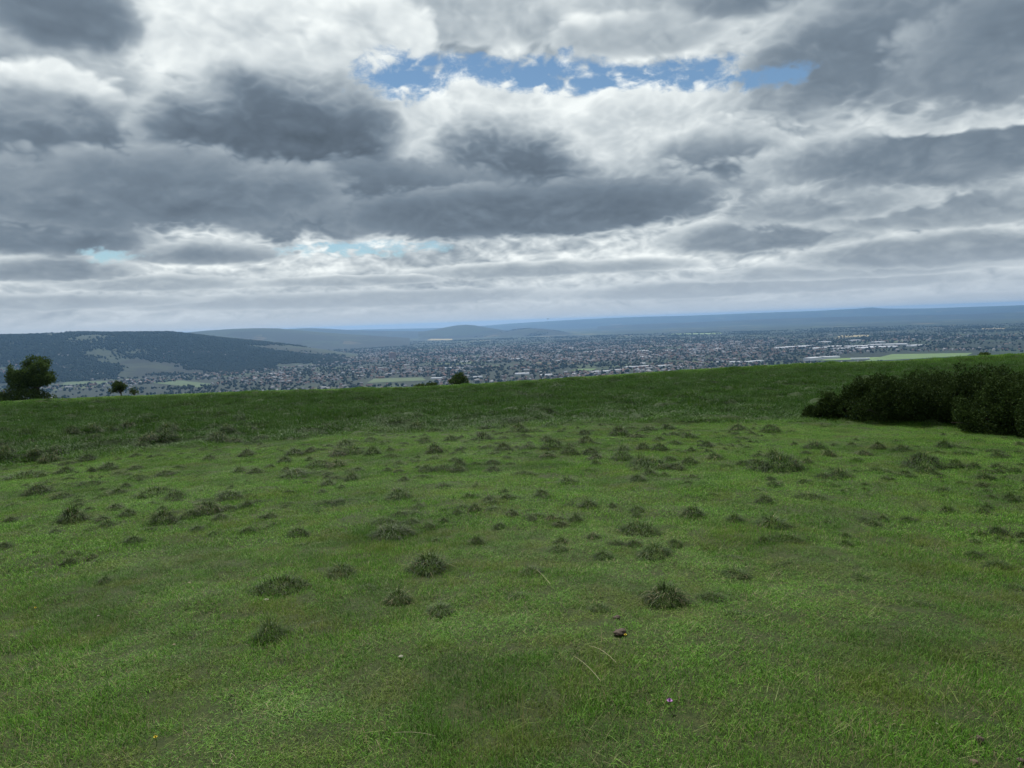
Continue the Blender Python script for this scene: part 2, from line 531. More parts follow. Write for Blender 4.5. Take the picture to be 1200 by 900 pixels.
hill('green and wooded knoll at the far edge of town', 12500,
     [(540, 397), (570, 392.5), (590, 388.5), (606, 385.8), (620, 384.8), (636, 385.2), (652, 387), (668, 390), (684, 393), (705, 396), (730, 399)], 1500, 1200, 0.5, 5, 8.0, 420)
hill('long faint blue ridge on the far horizon', 24000,
     [(180, 391), (300, 388), (380, 387), (430, 386), (470, 385.4), (520, 384.4), (560, 382.4), (600, 379), (640, 376.6), (680, 374.3), (720, 372.4), (760, 371), (800, 370.2), (840, 368.8), (880, 367), (920, 365.6), (960, 364.2),
      (990, 362.4), (1012, 361.2), (1017, 360.3), (1024, 360.3), (1030, 361.2), (1050, 361.6), (1080, 361.6), (1120, 360.4), (1160, 359), (1200, 357.6), (1300, 354), (1420, 350)],
     5000, 2000, 0.50, 6, 14.0, 1500)
hill('lower wooded rise in front of the far ridge', 17500,
     [(700, 382.5), (760, 379.5), (820, 377.6), (880, 374.6), (940, 372.6), (1000, 371), (1060, 369.6), (1120, 368.6), (1180, 366.4), (1240, 366), (1400, 364)],
     3000, 3000, 0.44, 7, 10.0, 900)

# ------------------------------------------------------------------ fields, woods and town in the valley
def flat_mat(name, c, var=0.25, scale=0.5, rough=0.85):
    mt, N, B = new_mat(name, rough)
    oi = N.node('ShaderNodeObjectInfo')
    g = N.node('ShaderNodeNewGeometry')
    n = N.noise(g.outputs['Position'], scale, 3, 0.6)
    v = N.math('MULTIPLY_ADD', N.math('SUBTRACT', n.outputs[0], 0.5), 2 * var, 1.0)
    v = N.math('MULTIPLY', v, N.math('MULTIPLY_ADD', N.math('SUBTRACT', oi.outputs['Random'], 0.5), var, 1.0))
    N.t.links.new(N.vmath('SCALE', c if isinstance(c, bpy.types.NodeSocket) else tuple(c), scale=v), B.inputs['Base Color'])
    return mt


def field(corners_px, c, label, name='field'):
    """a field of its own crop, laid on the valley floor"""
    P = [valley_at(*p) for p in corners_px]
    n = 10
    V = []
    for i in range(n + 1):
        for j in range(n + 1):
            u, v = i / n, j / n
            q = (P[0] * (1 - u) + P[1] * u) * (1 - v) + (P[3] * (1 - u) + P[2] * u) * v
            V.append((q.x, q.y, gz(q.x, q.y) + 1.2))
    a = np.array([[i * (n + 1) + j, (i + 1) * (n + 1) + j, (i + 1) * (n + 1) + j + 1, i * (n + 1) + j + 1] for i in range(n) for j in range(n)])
    o = link(name, mesh_np(name, V, a, flat_mat('crop_sun_tone', c, 0.3, 1 / 60.0)))
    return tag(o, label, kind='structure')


field([(1010, 424), (1132, 417.5), (1140, 414), (1045, 415.5)], (0.075, 0.12, 0.034), 'bright pale green field with painted sunlight beyond the dark thicket')  # sunlit patch: the sunlight on it is put into its colour
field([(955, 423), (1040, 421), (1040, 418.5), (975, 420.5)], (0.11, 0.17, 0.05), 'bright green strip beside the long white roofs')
field([(70, 452), (128, 450), (125, 447), (78, 448)], (0.035, 0.058, 0.02), 'dull green field beyond the lone hawthorn')
field([(176, 449), (232, 455), (252, 451), (200, 445)], (0.04, 0.068, 0.022), 'green field sloping among trees at the near edge of town')
field([(430, 450), (500, 447), (495, 443.5), (438, 445)], (0.045, 0.07, 0.024), 'green park in the near streets of the town')
field([(670, 436), (700, 435), (698, 433), (676, 433.5)], (0.08, 0.13, 0.04), 'small green sports field in the town')
field([(500, 399), (530, 399), (530, 397.4), (505, 397.4)], (0.27, 0.22, 0.11), 'straw coloured stubble field before the pointed hill')
field([(980, 396), (1018, 395), (1018, 393.4), (985, 393.8)], (0.25, 0.21, 0.11), 'straw coloured field beyond the industrial roofs')
field([(1150, 386), (1180, 385.6), (1178, 384), (1152, 384.4)], (0.28, 0.23, 0.14), 'pale stubble field far out on the plain')
field([(780, 392.6), (845, 391.6), (845, 390), (790, 390.6)], (0.12, 0.17, 0.06), 'long pale green field on the plain')

house_walls = [flat_mat('brick_wall', (0.16, 0.10, 0.08)), flat_mat('render_wall', (0.30, 0.29, 0.28)), flat_mat('stone_wall', (0.22, 0.20, 0.17))]  # walls and roofs toned down, cloud shade over the town included
house_roofs = [flat_mat('tile_roof', (0.14, 0.085, 0.07)), flat_mat('slate_roof', (0.14, 0.14, 0.16)), flat_mat('brown_roof', (0.11, 0.085, 0.07)), flat_mat('grey_roof', (0.22, 0.22, 0.23))]
white_roof = flat_mat('sheet_roof', (0.36, 0.37, 0.40), 0.4)
shed_wall = flat_mat('shed_wall', (0.55, 0.57, 0.60), 0.2)


def house_geo(w, d, h, rh, chim=True):
    """walls, overhanging gable roof and chimney; returns verts, quads, tris, material index"""
    V = [(-w / 2, -d / 2, -1.5), (w / 2, -d / 2, -1.5), (w / 2, d / 2, -1.5), (-w / 2, d / 2, -1.5), (-w / 2, -d / 2, h), (w / 2, -d / 2, h), (w / 2, d / 2, h), (-w / 2, d / 2, h), (-w / 2, 0, h + rh), (w / 2, 0, h + rh)]
    q = [(0, 1, 5, 4), (1, 2, 6, 5), (2, 3, 7, 6), (3, 0, 4, 7)]
    t = [(4, 8, 7), (5, 6, 9)]
    o = 0.4
    k = len(V)
    V += [(-w / 2 - o, -d / 2 - o, h - .2), (w / 2 + o, -d / 2 - o, h - .2), (w / 2 + o, 0, h + rh + .12), (-w / 2 - o, 0, h + rh + .12), (w / 2 + o, d / 2 + o, h - .2), (-w / 2 - o, d / 2 + o, h - .2)]
    qr = [(k, k + 1, k + 2, k + 3), (k + 3, k + 2, k + 4, k + 5)]
    mi_q = [0] * 4 + [1] * 2
    q = q + qr
    if chim:
        c = len(V); x0, x1, y0, y1, z0, z1 = w * .28, w * .28 + .9, -.5, .5, h + rh * .6, h + rh + 1.2
        V += [(x0, y0, z0), (x1, y0, z0), (x1, y1, z0), (x0, y1, z0), (x0, y0, z1), (x1, y0, z1), (x1, y1, z1), (x0, y1, z1)]
        q += [(c, c + 1, c + 5, c + 4), (c + 1, c + 2, c + 6, c + 5), (c + 2, c + 3, c + 7, c + 6), (c + 3, c, c + 4, c + 7), (c + 4, c + 5, c + 6, c + 7)]
        mi_q += [0] * 5
    return np.array(V, float), np.array(q), np.array(t), np.array(mi_q + [0] * len(t))


def town_density(x, y):
    r = np.hypot(x, y); az = np.degrees(np.arctan2(x, y))
    core = sstep(az, -24, -15) * (1 - sstep(az, 13, 21)) * (1 - sstep(r, 5600, 8300))
    leftv = 1.3 * np.exp(-((az + 31) / 4.0) ** 2 - ((r - 2850) / 300) ** 2) + 0.9 * np.exp(-((az + 24) / 5) ** 2 - ((r - 2800) / 330) ** 2) + 0.7 * np.exp(-((az + 25) / 8) ** 2 - ((r - 4100) / 420) ** 2)
    rightv = 0.35 * sstep(az, 12, 16) * (1 - sstep(az, 30, 36)) * (1 - sstep(r, 5200, 7600))
    n = 0.60 + 1.5 * fbm(x / 380, y / 380, 3, 71)
    return np.clip((core + 2.0 * leftv + rightv) * n, 0, 1)


# the places picked out by the photograph must stay clear
CLEAR = [valley_at(*p) for p in [(1090, 418), (1000, 421), (100, 449), (215, 450), (465, 447), (684, 434.5)]]
CLEAR_R = [420, 260, 170, 210, 190, 120]


def is_clear(x, y):
    k = np.ones_like(x, bool)
    for c, r_ in zip(CLEAR, CLEAR_R):
        k &= np.hypot(x - c.x, y - c.y) > r_
    return k


NH = 36000
hr = np.sqrt(RNG.uniform(2300 ** 2, 8600 ** 2, NH)); ha = np.radians(RNG.uniform(-39, 38, NH))
# streets: houses gather along gently curving lines
hx, hy = hr * np.sin(ha), hr * np.cos(ha)
sp_ = 62.0
turn = 1.2 * fbm(hx / 1500, hy / 1500, 2, 44) * math.pi
uu = hx * np.cos(turn) + hy * np.sin(turn); vv = -hx * np.sin(turn) + hy * np.cos(turn)
snap = np.round(uu / sp_) * sp_ + RNG.choice([-11, 11], NH) - uu
hx = hx + snap * np.cos(turn) * 0.9; hy = hy + snap * np.sin(turn) * 0.9
keep = (RNG.uniform(0, 1, NH) < town_density(hx, hy) * 0.85) & is_clear(hx, hy) & (np.hypot(hx, hy) > 2250)
hx, hy, turn = hx[keep], hy[keep], turn[keep]
hz = ground_z(hx, hy)
A_, D_, H_ = HILLS[0]                                      # some on the lower slope of the scarp
fa, fd = RNG.uniform(0, len(A_) - 1.01, 2600), RNG.uniform(0, 30, 2600)
a_, d_ = np.interp(fa, np.arange(len(A_)), A_), np.interp(fd, np.arange(len(D_)), D_)
h_ = H_[fd.astype(int), fa.astype(int)]
x_, y_ = d_ * np.sin(a_), d_ * np.cos(a_)
k_ = (h_ > ground_z(x_, y_, False) + 2) & (h_ < -100) & (fbm(x_ / 300, y_ / 260, 3, 97) > .12)
hx, hy, hz, turn = np.concatenate([hx, x_[k_]]), np.concatenate([hy, y_[k_]]), np.concatenate([hz, h_[k_]]), np.concatenate([turn, RNG.uniform(0, 3, k_.sum())])
dist_h = np.hypot(hx, hy)
order = np.argsort(dist_h)
hx, hy, hz, turn = hx[order], hy[order], hz[order], turn[order]


def in_view(x, y, z, marg=0):
    """screen position and whether the near hilltop hides it"""
    P = np.stack([x, y, z - EYE], -1)
    f = P @ np.array(fwd); u = P @ np.array(right) / f * F_PX + 600; v = 450 - P @ np.array(up) / f * F_PX
    az = np.arctan2(x, y); ct = np.interp(az, _caz, _ct)
    vis = (u > -marg) & (u < 1200 + marg) & ((EYE - (z + 8)) / np.hypot(x, y) < ct - 0.0005)
    return vis, u, v


variants = []
for wi, ri, (w, d, h, rh) in [(0, 0, (10, 8, 5.4, 3.0)), (1, 0, (11, 8, 5.2, 3.2)), (1, 1, (13, 9, 6, 3.2)), (0, 2, (9, 8, 5.4, 3.2)), (1, 3, (16, 9, 7.5, 2.6)), (2, 1, (12, 9, 8.4, 2.8)), (1, 2, (22, 9, 6.0, 3.4)), (0, 0, (26, 8.5, 5.6, 3.2)), (1, 3, (30, 12, 9, 2.0))]:
    V, q, t, mi = house_geo(w, d, h, rh)
    variants.append((V, q, t, mi, wi, ri, mesh_np('house', V, [q, t], [house_walls[wi], house_roofs[ri]], mi)))
vis, hu, hv = in_view(hx, hy, hz)
single = [i for i in range(len(hx)) if vis[i]][:280]
single_set = set(single)
kinds = RNG.choice(len(variants), len(hx), p=[.22, .21, .15, .18, .07, .07, .06, .02, .02])
rot = turn + RNG.choice([0, math.pi / 2, math.pi], len(hx)) + RNG.normal(0, .08, len(hx))
wall_word = ['brick', 'pale rendered', 'stone']
roof_word = ['a reddish tiled roof', 'a slate roof', 'a brown roof', 'a grey roof']
for i in single:
    V, q, t, mi, wi, ri, me = variants[kinds[i]]
    o = link('house', me, None, (hx[i], hy[i], hz[i]), rot[i])
    zone = ('below the hilltop hawthorn' if hu[i] < 175 else 'at the town\'s near left edge' if hu[i] < 420 else 'in the town\'s near streets' if hu[i] < 760 else 'at the town\'s near right edge')
    tag(o, f'far {wall_word[wi]} house with {roof_word[ri]} {zone}', 'house', 'nearest houses of the valley town')
# the rest of the town, far too many to count
Vs, Qs, Ts, Mq, Mt = [], [], [], [], []
off = 0
allm = house_walls + house_roofs
rest = [i for i in range(len(hx)) if i not in single_set]
for k, (V, q, t, mi, wi, ri, me) in enumerate(variants):
    idx = np.array([i for i in rest if kinds[i] == k])
    if len(idx) == 0: continue
    V, q, t, mi = house_geo(*[(10, 8, 5.4, 3.0), (11, 8, 5.2, 3.2), (13, 9, 6, 3.2), (9, 8, 5.4, 3.2), (16, 9, 7.5, 2.6), (12, 9, 8.4, 2.8), (22, 9, 6.0, 3.4), (26, 8.5, 5.6, 3.2), (30, 12, 9, 2.0)][k], chim=False)
    c, s = np.cos(rot[idx]), np.sin(rot[idx])
    X = V[None, :, 0] * c[:, None] - V[None, :, 1] * s[:, None] + hx[idx][:, None]
    Y = V[None, :, 0] * s[:, None] + V[None, :, 1] * c[:, None] + hy[idx][:, None]
    Z = V[None, :, 2] + hz[idx][:, None]
    VV = np.stack([X, Y, Z], -1).reshape(-1, 3)
    base_ = off + np.arange(len(idx))[:, None, None] * len(V)
    Qs.append((q[None] + base_).reshape(-1, 4)); Ts.append((t[None] + base_).reshape(-1, 3))
    mm_ = np.where(mi == 0, wi, 3 + ri)
    Mq.append(np.tile(mm_[:len(q)], len(idx))); Mt.append(np.tile(mm_[len(q):], len(idx)))
    Vs.append(VV); off += len(VV)
town = link('town_houses', mesh_np('town_houses', np.concatenate(Vs), [np.concatenate(Qs), np.concatenate(Ts)], allm, np.concatenate(Mq + Mt)))
tag(town, 'countless small pale and reddish houses of the town spread over the valley', 'houses', None, 'stuff')


# large buildings picked out by the photograph
def shed(px, py, w, d, h, rz, label, group=None, roof=None, bays=2):
    p = valley_at(px, py)
    w *= .40; d *= .6; h *= .6; rz += RNG.uniform(-.5, .5)
    e = empty('warehouse', p, rz)
    tag(e, label, 'warehouse', group)
    V, q, mi = [], [], []
    def boxq(x0, x1, y0, y1, z0, z1):
        k = len(V)
        V.extend([(x0, y0, z0), (x1, y0, z0), (x1, y1, z0), (x0, y1, z0), (x0, y0, z1), (x1, y0, z1), (x1, y1, z1), (x0, y1, z1)])
        q.extend([(k, k + 1, k + 5, k + 4), (k + 1, k + 2, k + 6, k + 5), (k + 2, k + 3, k + 7, k + 6), (k + 3, k, k + 4, k + 7), (k + 4, k + 5, k + 6, k + 7)])
    boxq(-w / 2, w / 2, -d / 2, d / 2, -2, h)
    link('wall', mesh_np('wall', V, np.array(q), shed_wall), e)
    V, q = [], []
    bd = d / bays
    for b in range(bays):
        y0 = -d / 2 + b * bd; k = len(V); rh = bd * 0.10
        V += [(-w / 2 - .5, y0, h + .1), (w / 2 + .5, y0, h + .1), (w / 2 + .5, y0 + bd / 2, h + rh), (-w / 2 - .5, y0 + bd / 2, h + rh), (w / 2 + .5, y0 + bd, h + .1), (-w / 2 - .5, y0 + bd, h + .1)]
        q += [(k, k + 1, k + 2, k + 3), (k + 3, k + 2, k + 4, k + 5)]
    link('roof', mesh_np('roof', V, np.array(q), roof or white_roof), e)
    return e


shed(952, 422.6, 230, 60, 22, 0.45, 'bright white roofed hall, nearest of the roofs beyond the hilltop edge', None, None, 3)
shed(972, 420.6, 210, 70, 18, 0.1, 'long bright white roof lying just before the green strip', None, None, 3)
shed(1008, 421.4, 200, 40, 10, 0.0, 'low pale roof strip under the bright pale green field')
shed(560, 443.5, 100, 34, 9, -0.2, 'white roofed shed behind the small bush on the hilltop edge')
shed(512, 445, 120, 30, 9, 0.1, 'long white roofed shed left of the small hilltop bush')
shed(524, 433, 110, 40, 10, -.1, 'white roofed hall in the middle of the town')
shed(540, 432.8, 60, 36, 10, .1, 'short white roofed hall beside the hall in mid town')
for k, (px, py, w, rz) in enumerate([(530, 424, 170, .1), (545, 425, 120, -.2), (604, 422, 160, 0), (640, 408.6, 170, .1), (652, 413, 130, 0), (668, 408.4, 120, .2), (690, 413.6, 200, -.1), (724, 414, 170, 0), (752, 412.4, 240, .1), (786, 412, 190, 0),
                                     (815, 410.6, 220, -.1), (842, 410.4, 200, .1), (756, 419, 150, 0), (700, 412, 100, .3), (880, 409.6, 170, .1)]):
    shed(px, py, w, 50, 11, rz, 'pale flat roofed shed in the scattered line across the far side of town', 'pale sheds across the far side of the town')
for k, (px, py, w, rz) in enumerate([(932, 408, 330, .1), (945, 407, 280, -.1), (958, 409.6, 240, .1), (975, 407.6, 300, 0), (985, 410, 260, .15), (1003, 407.4, 320, .1), (1012, 409.4, 280, 0), (1026, 405.6, 260, .1), (1035, 408, 360, -.05), (1050, 405, 300, .05),
                                     (966, 402.4, 200, 0), (1000, 400.6, 240, .1), (1028, 402.6, 220, 0), (1072, 406.4, 280, .1), (915, 409, 200, .1)]):
    shed(px, py, w, 90, 11, rz, 'pale roofed industrial shed in the long bright row out on the right plain', 'industrial sheds on the right plain')
for k, (px, py, w, rz) in enumerate([(612, 440, 150, .2), (640, 441.5, 120, .1), (702, 437.5, 200, .1), (720, 436, 170, .25), (740, 432, 160, .1), (756, 431, 130, -.1), (778, 430.4, 150, .1), (845, 425.6, 150, .2), (868, 425.8, 260, .15), (885, 424.8, 220, .2), (752, 427.6, 100, .9)]):
    shed(px, py, w, 46, 10, rz, 'pale roofed building just beyond the right half of the hilltop edge', 'pale buildings beyond the hilltop edge')

# the office tower
p = valley_at(460, 421.5)
tw = empty('office_tower', p, 0.5)
tag(tw, 'tall brown slab of offices standing up from the middle of the town', 'tower block')
tmat = flat_mat('tower_concrete', (0.34, 0.22, 0.18), 0.1)
glass, Ng, Bg = new_mat('tower_glass', 0.2); Bg.inputs['Base Color'].default_value = (0.05, 0.06, 0.08, 1)
def boxmesh(name, x0, x1, y0, y1, z0, z1, mt):
    V = [(x, y, z) for z in (z0, z1) for y in (y0, y1) for x in (x0, x1)]
    return mesh_np(name, V, np.array([(0, 2, 3, 1), (4, 5, 7, 6), (0, 1, 5, 4), (2, 6, 7, 3), (0, 4, 6, 2), (1, 3, 7, 5)]), mt)
link('wall', boxmesh('wall', -23, 23, -9, 9, -2, 47, tmat), tw)
link('roof', boxmesh('roof', -8, 8, -6, 6, 47, 51, tmat), tw)
for k in range(12):
    link('window_band', boxmesh('window_band', -22, 22, -9.15, 9.15, 2.4 + k * 3.7, 4.2 + k * 3.7, glass), tw)

# ------------------------------------------------------------------ woods of the valley
def foliage_mat(name, lo, hi, var=0.35, scale=3.0, transl=0.25):
    mt, N, B = new_mat(name, 0.8)
    B.inputs['Specular IOR Level'].default_value = 0.04
    oi = N.node('ShaderNodeObjectInfo')
    at = N.node('ShaderNodeAttribute'); at.attribute_name = 'tint'
    g = N.node('ShaderNodeNewGeometry')
    n = N.noise(g.outputs['Position'], scale, 3, 0.6)
    f = N.math('ADD', N.math('MULTIPLY', at.outputs['Fac'], 0.65), N.math('MULTIPLY', n.outputs[0], 0.35))
    c = N.ramp(f, [(0.15, lo), (0.85, hi)])
    v = N.math('MULTIPLY_ADD', N.math('SUBTRACT', oi.outputs['Random'], 0.5), var, 1.0)
    c = N.vmath('SCALE', c, scale=v)
    N.t.links.new(c, B.inputs['Base Color'])
    if transl:
        tr = N.node('ShaderNodeBsdfTranslucent'); N.t.links.new(c, tr.inputs['Color'])
        mx = N.node('ShaderNodeMixShader'); mx.inputs[0].default_value = transl
        N.t.links.new(B.outputs[0], mx.inputs[1]); N.t.links.new(tr.outputs[0], mx.inputs[2])
        N.t.links.new(mx.outputs[0], N.t.nodes['Material Output'].inputs['Surface'])
    return mt


def ico(sub):
    import bmesh
    bm = bmesh.new(); bmesh.ops.create_icosphere(bm, subdivisions=sub, radius=1.0)
    V = np.array([v.co[:] for v in bm.verts]); Fc = np.array([[v.index for v in f.verts] for f in bm.faces]); bm.free()
    return V, Fc


far_leaf = foliage_mat('far_foliage', (0.005, 0.010, 0.005), (0.018, 0.029, 0.012), 0.6, 0.15, 0.0)  # tone lowered to hold the cloud shade lying over the valley trees
src = bpy.data.collections.new('scatter_sources')      # sources for scattered stuff; not linked into the scene
def src_collection(name, meshes):
    c = bpy.data.collections.new(name)
    for i, me in enumerate(meshes):
        o = bpy.data.objects.new(me.name, me); c.objects.link(o)
    return c


crowns = []
for k in range(6):
    Vs_, Fs_, o_ = [], [], 0
    r = np.random.default_rng(100 + k)
    for j in range(4):
        V, Fc = ico(2)
        d = V / np.linalg.norm(V, axis=1)[:, None]
        V = d * (1 + 0.22 * fbm(d[:, 0] * 3 + j * 7 + k, d[:, 1] * 3 + d[:, 2] * 2.1, 2, 5 + j))[:, None]
        s = r.uniform(.5, .8)
        V = V * [s, s, s * r.uniform(.8, 1.1)] + [r.uniform(-.55, .55), r.uniform(-.55, .55), r.uniform(.7, 1.3)]
        Vs_.append(V); Fs_.append(Fc + o_); o_ += len(V)
    V = np.concatenate(Vs_)
    crowns.append(mesh_np('wood_crown', V, np.concatenate(Fs_), far_leaf, col=r.uniform(0, 1, len(V))))


def scatter(name, pts, rots, scales, coll, label, cat, picks=None):  # picks: which source each point takes
    me = bpy.data.meshes.new(name)
    me.vertices.add(len(pts)); me.vertices.foreach_set('co', np.asarray(pts, np.float32).ravel())
    a = me.attributes.new('rot', 'FLOAT_VECTOR', 'POINT'); a.data.foreach_set('vector', np.asarray(rots, np.float32).ravel())
    a = me.attributes.new('scl', 'FLOAT_VECTOR', 'POINT'); a.data.foreach_set('vector', np.asarray(scales, np.float32).ravel())
    a = me.attributes.new('pick', 'INT', 'POINT'); a.data.foreach_set('value', np.asarray(picks if picks is not None else RNG.integers(0, 1000, len(pts)), np.int32))
    o = link(name, me)
    ng = bpy.data.node_groups.new(name, 'GeometryNodeTree')
    ng.interface.new_socket('Geometry', in_out='INPUT', socket_type='NodeSocketGeometry')
    ng.interface.new_socket('Geometry', in_out='OUTPUT', socket_type='NodeSocketGeometry')
    nn, ll = ng.nodes, ng.links
    gi, go = nn.new('NodeGroupInput'), nn.new('NodeGroupOutput')
    ci = nn.new('GeometryNodeCollectionInfo'); ci.inputs['Collection'].default_value = coll
    ci.inputs['Separate Children'].default_value = True; ci.inputs['Reset Children'].default_value = True
    ip = nn.new('GeometryNodeInstanceOnPoints'); ip.inputs['Pick Instance'].default_value = True
    def attr(nm, ty):
        x = nn.new('GeometryNodeInputNamedAttribute'); x.data_type = ty; x.inputs['Name'].default_value = nm
        return x.outputs['Attribute']
    e2r = nn.new('FunctionNodeEulerToRotation'); ll.new(attr('rot', 'FLOAT_VECTOR'), e2r.inputs[0])
    ll.new(gi.outputs[0], ip.inputs['Points']); ll.new(ci.outputs[0], ip.inputs['Instance'])
    ll.new(attr('pick', 'INT'), ip.inputs['Instance Index'])
    ll.new(e2r.outputs[0], ip.inputs['Rotation']); ll.new(attr('scl', 'FLOAT_VECTOR'), ip.inputs['Scale'])
    ll.new(ip.outputs[0], go.inputs[0])
    md = o.modifiers.new('scatter', 'NODES'); md.node_group = ng
    return tag(o, label, cat, None, 'stuff')


NT = 75000
tr_ = np.sqrt(RNG.uniform(2300 ** 2, 10500 ** 2, NT)); ta = np.radians(RNG.uniform(-39, 39, NT))
tx, ty = tr_ * np.sin(ta), tr_ * np.cos(ta)
wood_n = fbm(tx / 330, ty / 330, 4, 91)
dens_ = 0.10 + 0.75 * sstep(wood_n, 0.08, 0.22) + 0.42 * sstep(town_density(tx, ty), 0.02, 0.12)
dens_ = dens_ + 0.30 * (1 - sstep(np.degrees(ta), -22, -14)) * sstep(fbm(tx / 250, ty / 160, 3, 95), -.1, .25)
keep = (RNG.uniform(0, 1, NT) < dens_ * 0.85) & is_clear(tx, ty)
tx, ty = tx[keep], ty[keep]
tz = ground_z(tx, ty)
# and on the flank of the wooded scarp and the knoll
for hi_, cntt, lo_ in ((0, 70000, -0.40), (4, 5000, 0.0)):
    A_, D_, H_ = HILLS[hi_]
    fa, fd = RNG.uniform(0, len(A_) - 1.01, cntt), RNG.uniform(0, 45.9, cntt)
    a_, d_ = np.interp(fa, np.arange(len(A_)), A_), np.interp(fd, np.arange(len(D_)), D_)
    ia, id_ = fa.astype(int), fd.astype(int); ua, ud = fa - ia, fd - id_
    h_ = (H_[id_, ia] * (1 - ua) + H_[id_, ia + 1] * ua) * (1 - ud) + (H_[id_ + 1, ia] * (1 - ua) + H_[id_ + 1, ia + 1] * ua) * ud
    x_, y_ = d_ * np.sin(a_), d_ * np.cos(a_)
    k_ = (fbm(x_ / 420, y_ / 420, 3, 93) + RNG.normal(0, .08, cntt) > lo_ + 0.34 * (1 - sstep(h_, -190, -70))) & (h_ > ground_z(x_, y_, False) + 1)
    tx, ty, tz = np.concatenate([tx, x_[k_]]), np.concatenate([ty, y_[k_]]), np.concatenate([tz, h_[k_]])
rr_ = np.zeros((len(tx), 3)); rr_[:, 2] = RNG.uniform(0, 6.28, len(tx))
ss_ = RNG.uniform(3.4, 7.2, len(tx))[:, None] * np.array([1, 1, 1]) * RNG.uniform(.85, 1.15, (len(tx), 3))
scatter('valley_woods', np.stack([tx, ty, tz - 1], -1), rr_, ss_, src_collection('wood_crowns', crowns), 'dark trees massed between the houses and along the hedges of the valley', 'trees')

# ------------------------------------------------------------------ bushes and trees on the hilltop
bark, N, B = new_mat('bark', 0.9)
g = N.node('ShaderNodeNewGeometry'); n = N.noise(g.outputs['Position'], 14.0, 4, 0.6)
N.t.links.new(N.ramp(n.outputs[0], [(0.3, (0.030, 0.024, 0.018)), (0.7, (0.085, 0.072, 0.055))]), B.inputs['Base Color'])


def tubes(paths, sides=6):
    """tapered branches; paths = list of (points, radii)"""
    V, Q = [], []
    for P, R in paths:
        P = [Vector(p) for p in P]
        k0 = len(V)
        for i, p in enumerate(P):
            t = (P[min(i + 1, len(P) - 1)] - P[max(i - 1, 0)]).normalized()
            a = t.cross(Vector((0.31, 0.9, 0.17))).normalized(); b = t.cross(a)
            for s in range(sides):
                th = 2 * math.pi * s / sides
                V.append(p + (a * math.cos(th) + b * math.sin(th)) * R[i])
        for i in range(len(P) - 1):
            for s in range(sides):
                Q.append((k0 + i * sides + s, k0 + i * sides + (s + 1) % sides, k0 + (i + 1) * sides + (s + 1) % sides, k0 + (i + 1) * sides + s))
    return np.array([v[:] for v in V]), np.array(Q)


def leaf_cloud(P, Nrm, size, r, per=4):
    """small folded leaves: per leaves at each point, turned about its outward direction"""
    n = len(P)
    P = np.repeat(P, per, 0); Nn = np.repeat(Nrm, per, 0)
    d = Nn + r.normal(0, 0.75, P.shape); d /= np.linalg.norm(d, axis=1)[:, None]
    a = np.cross(d, r.normal(0, 1, P.shape)); a /= np.linalg.norm(a, axis=1)[:, None] + 1e-9
    L = (size * r.uniform(.6, 1.4, len(P)))[:, None]
    P = P + r.normal(0, size * 0.5, P.shape)
    w = L * 0.30
    v0, v1, v2, v3 = P, P + d * L * .5 + a * w, P + d * L, P + d * L * .5 - a * w
    V = np.stack([v0, v1, v2, v3], 1).reshape(-1, 3)
    Q = np.arange(len(P) * 4).reshape(-1, 4)
    return V, Q, np.repeat(r.uniform(0, 1, len(P)), 4)


def lumps_points(lumps, n, r, shell=0.55):
    """points through a set of overlapping ellipsoid lumps; lumps = (cx,cy,cz,rx,ry,rz)"""
    L = np.array(lumps, float)
    w = L[:, 3] * L[:, 4] + L[:, 4] * L[:, 5]; w /= w.sum()
    k = r.choice(len(L), n, p=w)
    d = r.normal(0, 1, (n, 3)); d /= np.linalg.norm(d, axis=1)[:, None]
    # lumpy outline
    wob = 1 + 0.30 * fbm(d[:, 0] * 2.6 + k * 3.1, d[:, 1] * 2.6 + d[:, 2] * 2.2, 3, 55)
    rad_ = (shell + (1 - shell) * r.uniform(0, 1, n) ** 0.5) * wob
    P = L[k, :3] + d * L[k, 3:] * rad_[:, None]
    keep = P[:, 2] > 0.02
    # drop the points buried deep inside another lump
    inside = np.zeros(n, bool)
    for j in range(len(L)):
        q = (((P - L[j, :3]) / L[j, 3:]) ** 2).sum(1)
        inside |= (q < 0.30) & (k != j)
    keep &= ~inside | (r.uniform(0, 1, n) < 0.15)
    return P[keep], d[keep]


gorse_mat = foliage_mat('gorse_foliage', (0.010, 0.020, 0.005), (0.040, 0.066, 0.016), 0.35, 2.0, 0.12)
thorn_mat = foliage_mat('hawthorn_foliage', (0.018, 0.034, 0.010), (0.066, 0.105, 0.028), 0.25, 1.5, 0.25)


